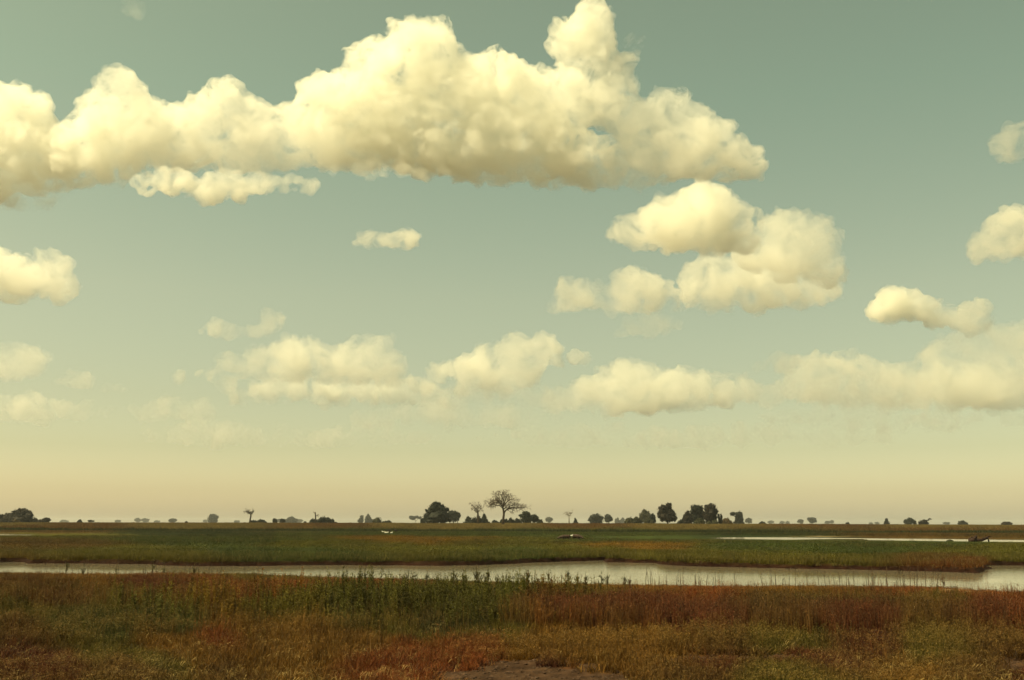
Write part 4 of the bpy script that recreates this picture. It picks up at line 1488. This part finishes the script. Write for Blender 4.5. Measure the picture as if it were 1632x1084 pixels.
def bare_tree(px, Y, label, name, trunk_px, limbs, depth, mat, seed, r0, flat=.6, spread=.9, twig=.055, gravity=.0, gr='leafless trees along the horizon'):
    p = at(px, 832, Y)
    zz = gz(p.x, Y)
    e = empty(name, (p.x, Y, zz))
    tag(e, label, 'tree', gr)
    k = Y / F
    rg = random.Random(seed)
    O = Vector((p.x, Y, zz))
    loc = lambda x, y: at(x, y, Y) - O
    tb = MB()
    pts = [loc(*q) for q in trunk_px]
    pts[0].z = -.4
    tb.tube(pts, [r0 * (1 - .32 * i / (len(pts) - 1)) * (1.25 if i == 0 else 1) for i in range(len(pts))], 9)
    tb.build('trunk', mat, e, True)
    for (chain, r, sub, L, dep) in limbs:
        lm, tw = MB(), MB()
        cp = [loc(x, y) + Vector((0, dy * k, 0)) for x, y, dy in chain]
        cr_ = [r * (1 - .6 * i / (len(cp) - 1)) for i in range(len(cp))]
        lm.tube(cp, cr_, 6, False)
        for i in range(1 if len(cp) < 4 else 2, len(cp)):
            for _ in range(sub):
                d = (cp[i] - cp[i - 1]).normalized()
                t = rg.random()
                b = cp[i - 1].lerp(cp[i], t)
                nd = (d * .6 + Vector((rg.gauss(0, .7), rg.gauss(0, .8), rg.gauss(.25, .5)))).normalized()
                grow_limb(rg, lm, tw, b, nd, L * k * rg.uniform(.7, 1.2), max(cr_[i] * .5, twig), dep, gravity, spread, flat, twig)
        o = lm.build('limb', mat, e, True)
        if tw.v:
            tw.build('twigs', mat, o)
    return e


bare_tree(801, 560, 'leafless tree with wide spreading flat crown, tallest on the horizon', 'bare_tree',
          [(801.5, 834.5), (802, 828), (803, 820), (802.6, 815), (801.5, 809)],
          [([(801.8, 812, 0), (800, 806, 0), (796, 802, -2), (792, 800.5, -4), (786, 802, -4), (781, 806, -5)], .42, 8, 6.5, 2),
           ([(801, 808, 0), (797, 803, 3), (793, 797, 6), (786, 797, 9), (778, 803, 10)], .36, 8, 6.5, 2),
           ([(802, 808, 0), (799, 800, 3), (794, 794, 5), (790, 791, 6)], .34, 8, 6.5, 2),
           ([(802, 808, 0), (803, 800, -3), (800, 793, -5), (798, 788, -6)], .32, 8, 6.0, 2),
           ([(802, 808, 0), (805, 799, 2), (807, 792, 3), (806, 787, 4)], .32, 8, 6.0, 2),
           ([(802, 808, 0), (807, 801, -5), (813, 796, -8), (818, 797, -9)], .32, 8, 6.0, 2),
           ([(803.4, 818, 0), (806, 813.5, 0), (811, 810.5, 0), (817, 809.5, -1), (825, 809.8, -2), (832, 809, -3), (837, 808, -4)], .46, 8, 5.6, 2),
           ([(808, 812, 0), (814, 806, 3), (820, 804, 4), (827, 803, 5)], .28, 8, 5.0, 2),
           ([(803, 812, 0), (808, 806, 6), (812, 803, 10)], .28, 8, 6.0, 2),
           ([(801, 810, 0), (796, 806, -6), (791, 806, -9), (785, 808, -11)], .28, 8, 5.6, 2)],
          2, M_BARE, 8, .72, gravity=-.01, twig=.040)
bare_tree(761, 640, 'bare stubby tree with a thick trunk and twiggy crown among bushes', 'bare_tree',
          [(762, 832), (762, 824), (761.5, 815)],
          [([(761.5, 817, 0), (758, 811, 1), (754, 806, 2)], .34, 8, 5.0, 2), ([(761.5, 816, 0), (762, 810, -2), (763, 806, -2)], .34, 3, 4.2, 2),
           ([(762, 816, 0), (766, 811, 2), (769, 810, 2)], .3, 3, 4.2, 2), ([(761, 818, 0), (757, 814, -2), (755, 814, -3)], .26, 3, 3.6, 2)], 2, M_BARE, 12, .7)
bare_tree(398.5, 700, 'windswept dead tree with its broken crown blown to the left', 'bare_tree',
          [(398, 834), (398.6, 828), (399.8, 822), (399.5, 819)],
          [([(399.5, 820, 0), (397, 817.5, 0), (393, 816.2, 0), (390.5, 816, 1)], .42, 5, 2.8, 2), ([(399.6, 821, 0), (401, 818, 1), (401.5, 815.5, 1)], .38, 5, 2.4, 2),
           ([(399.2, 820, 0), (398, 817, -2), (396, 815.4, -2)], .36, 5, 2.4, 2)], 2, M_BARK, 15, .62, twig=.08)
bare_tree(503, 680, 'dead snag with stub branches rising from a dark bush mound', 'bare_tree',
          [(503, 833), (503, 826), (502.6, 820), (502.4, 816.3)],
          [([(502.8, 824, 0), (505, 821.5, 0), (508, 820.3, 0)], .26, 2, 1.8, 1), ([(502.5, 819, 0), (501, 817.5, 0), (500.4, 816.6, 0)], .22, 2, 1.6, 1),
           ([(505.5, 821.2, 0), (506.5, 823.5, 1), (507, 825, 1)], .18, 1, 1.2, 1)], 1, M_BARK, 18, .5, twig=.08)
bare_tree(907, 900, 'thin pale bare tree standing alone right of the central thicket', 'bare_tree',
          [(907, 833), (907, 827), (906.8, 822)],
          [([(906.9, 823, 0), (904.5, 820, 0), (903, 818, 1)], .26, 3, 2.8, 2), ([(907, 823, 0), (909.5, 820, 0), (912.5, 816.5, 0)], .26, 3, 2.6, 2),
           ([(906.9, 822, 0), (906.5, 819, 1), (907, 817.5, 1)], .26, 3, 2.6, 2)], 2, M_BARK_PALE, 21, .42, twig=.07)


# ------------------------------------------------------------------ animals and driftwood on the plain
def remeshed(name, balls, vox, mat, parent=None):
    V, Fc = [], []
    for (c, r) in balls:
        b = len(V)
        r = r if isinstance(r, tuple) else (r, r, r)
        V.extend((c[0] + v.x * r[0], c[1] + v.y * r[1], c[2] + v.z * r[2]) for v in ICO2[0])
        Fc.extend(tuple(b + i for i in f) for f in ICO2[1])
    me = bpy.data.meshes.new(name)
    me.from_pydata(V, [], Fc)
    o = bpy.data.objects.new(name, me)
    C.objects.link(o)
    md = o.modifiers.new('r', 'REMESH')
    md.mode = 'VOXEL'
    md.voxel_size = vox
    sm_ = o.modifiers.new('s', 'SMOOTH')
    sm_.iterations = 4
    dg = bpy.context.evaluated_depsgraph_get()
    me2 = bpy.data.meshes.new_from_object(o.evaluated_get(dg))
    o.modifiers.clear()
    o.data = me2
    me2.name = name
    me2.materials.clear()
    me2.materials.append(mat)
    me2.polygons.foreach_set('use_smooth', [True] * len(me2.polygons))
    if parent:
        o.parent = parent
    return o


M_HIDE = mat_plain('hippo_hide', (.022, .013, .010), (.055, .034, .026), 3.0, .6, .2)
M_EGRET = mat_plain('white_feathers', (.72, .70, .64), (.82, .80, .74), 8.0, .8, 0)
M_DARKBIRD = mat_plain('dark_feathers', (.014, .013, .011), (.035, .030, .026), 8.0, .8, 0)
M_BILL = mat_plain('bill', (.30, .18, .04), (.36, .22, .06), 8.0, .6, 0)


def hippo(px, py, rot, scale, label):
    p = at_z(px, py, 0.0)
    e = empty('hippopotamus', (p.x, p.y, gz(p.x, p.y) + .06))
    e.rotation_euler.z = rot
    e.scale = (scale,) * 3
    tag(e, label, 'hippopotamus', 'hippos grazing on the plain')
    b = [((0, 0, .78), (1.05, .55, .52)), ((-.75, 0, .80), (.55, .52, .50)), ((.65, 0, .74), (.62, .55, .50)), ((1.25, 0, .70), (.42, .38, .36)),
         ((1.62, 0, .56), (.36, .28, .25)), ((1.95, 0, .40), (.28, .27, .21)), ((2.12, 0, .34), (.18, .27, .18))]
    for x in (-.85, .75):
        for y in (-.3, .3):
            b += [((x, y, .40), (.22, .18, .28)), ((x, y, .16), (.17, .16, .18))]
    b += [((-1.28, 0, .78), (.06, .05, .16))]
    remeshed('body', b, .05, M_HIDE, e)
    for y in (-.2, .2):
        mb = MB()
        mb.add([Vector((1.45 + v.x * .06, y + v.y * .05, .86 + v.z * .09)) for v in ICO1[0]], ICO1[1])
        mb.build('ear', M_HIDE, e)
    return e


hippo(902, 860.6, math.pi - .10, .70, 'dark hippo grazing on the green plain with its head to the left')
hippo(918.5, 860.2, -.70, .74, 'dark arched hippo grazing with its head down to the right')


def bird(px, py, mat, label, scale=1.0, face=1, tall=False, z_off=0.0, kind='egret'):
    p = at_z(px, py, 0.0)
    e = empty('bird', (p.x, p.y, gz(p.x, p.y) + z_off))
    e.scale = (scale,) * 3
    e.rotation_euler.z = 0 if face > 0 else math.pi
    tag(e, label, 'bird', 'birds on the far plain')
    nz = 1.0 if tall else .62
    remeshed('body', [((0, 0, .42), (.24, .13, .14)), ((-.22, 0, .38), (.18, .08, .07)), ((.20, 0, .50), (.10, .07, .10)), ((.25, 0, .6 * nz), (.05, .05, .14)),
                      ((.27, 0, .42 + .42 * nz), (.07, .05, .05))], .03, mat, e)
    mb = MB()
    mb.tube([(.32, 0, .42 + .42 * nz), (.46, 0, .40 + .42 * nz)], [.018, .004], 5)
    mb.build('bill', M_BILL, e)
    for y in (-.05, .05):
        mb = MB()
        mb.tube([(0, y, .32), (.01, y, .15), (0, y, -.02)], [.016, .012, .012], 5)
        mb.build('leg', M_DARKBIRD, e)
    return e


bird(911.0, 860.2, M_EGRET, 'white egret standing between the two dark hippos', .9, 1, z_off=.35)
bird(610, 849.6, M_EGRET, 'white bird, leftmost of the flock on the far plain', 1.0, -1)
bird(617.5, 850.6, M_EGRET, 'white bird just left of the first dark bird', 1.0, 1)
bird(624, 851.2, M_EGRET, 'white bird between the two dark birds', 1.0, 1)
bird(614.8, 851.8, M_EGRET, 'small white bird in front of the flock', 1.2, -1)
bird(620.3, 850.2, M_DARKBIRD, 'dark upright bird in the middle of the white flock', 2.0, 1, True)
bird(630.5, 850.6, M_DARKBIRD, 'dark bird at the right end of the white flock', 2.2, -1, True)

# driftwood: a fallen tree trunk with broken limbs at the edge of the far pool
p = at_z(1562, 862.6, 0)
e = empty('fallen_tree', (p.x, p.y, gz(p.x, p.y)))
tag(e, 'dark fallen tree trunk with broken limbs lying across the far pool', 'fallen tree')
M_LOG = mat_plain('wet_dead_wood', (.014, .007, .006), (.035, .018, .013), 4.0, .8, .4)
k = p.y / F
tb = MB()
tb.tube([(-9 * k, 0, .2), (-4 * k, .1, .30), (1 * k, 0, .26), (6 * k, 0, .42), (10 * k, -.1, .66), (12.5 * k, 0, .60), (13.6 * k, 0, .25), (13.8 * k, 0, -.1)], [.34, .30, .28, .26, .24, .2, .15, .13], 8)
tb.build('trunk', M_LOG, e, True)
rb = random.Random(4)
remeshed('root_ball', [((-12 * k + rb.gauss(0, .5), rb.gauss(0, .25), .3 + rb.gauss(0, .14)), rb.uniform(.2, .42)) for _ in range(12)] + [((-13 * k, 0, .2), .5), ((-10 * k, 0, .3), .5)], .07, M_LOG, e)
for pts, rr_ in (([(-8 * k, 0, .4), (-6.5 * k, 0, .8), (-4.6 * k, .1, 1.02)], (.34, .30, .2)), ([(10 * k, 0, .66), (14 * k, .2, .9), (19 * k, .1, .86)], (.18, .14, .05)),
                 ([(13.6 * k, .2, .9), (14.4 * k, .2, 1.15)], (.08, .03)), ([(-14 * k, 0, .4), (-13 * k, -.3, .8), (-12.6 * k, -.4, .95)], (.2, .13, .06)), ([(4 * k, 0, .4), (4.6 * k, -.3, .75)], (.1, .04))):
    mb = MB()
    mb.tube(pts, rr_, 7)
    mb.build('limb', M_LOG, e, True)
p = at_z(1514, 861.5, 0)
o = remeshed('grass_tussock', [((0, 0, .15), (.55, .4, .3)), ((.35, 0, .12), (.35, .3, .22)), ((-.4, .1, .1), (.3, .3, .2))], .06, M_LEAF_OLIVE)
o.location = (p.x, p.y, gz(p.x, p.y))
tag(o, 'small dark tussock in the far pool left of the fallen trunk', 'tussock')

# ------------------------------------------------------------------ air between the plain and the eye
HZ = 0.00006
if HZ > 0:
    W = 9500.0
    z0, z1 = -2.5, 38.0
    vs = [(x, y, z) for z in (z0, z1) for x, y in ((-W, -W), (W, -W), (W, W), (-W, W))]
    hz = mesh_ob('haze', vs, [(3, 2, 1, 0), (4, 5, 6, 7), (0, 1, 5, 4), (1, 2, 6, 5), (2, 3, 7, 6), (3, 0, 4, 7)])
    m, n, l = new_mat('hazy_air')
    n.clear()
    out = n.new('ShaderNodeOutputMaterial')
    pv = n.new('ShaderNodeVolumePrincipled')
    pv.inputs['Color'].default_value = (.86, .90, .95, 1)
    pv.inputs['Density'].default_value = HZ
    pv.inputs['Anisotropy'].default_value = 0.1
    l.new(pv.outputs[0], out.inputs['Volume'])
    hz.data.materials.append(m)
    tag(hz, 'thin warm haze over the whole plain', 'haze', kind='stuff')
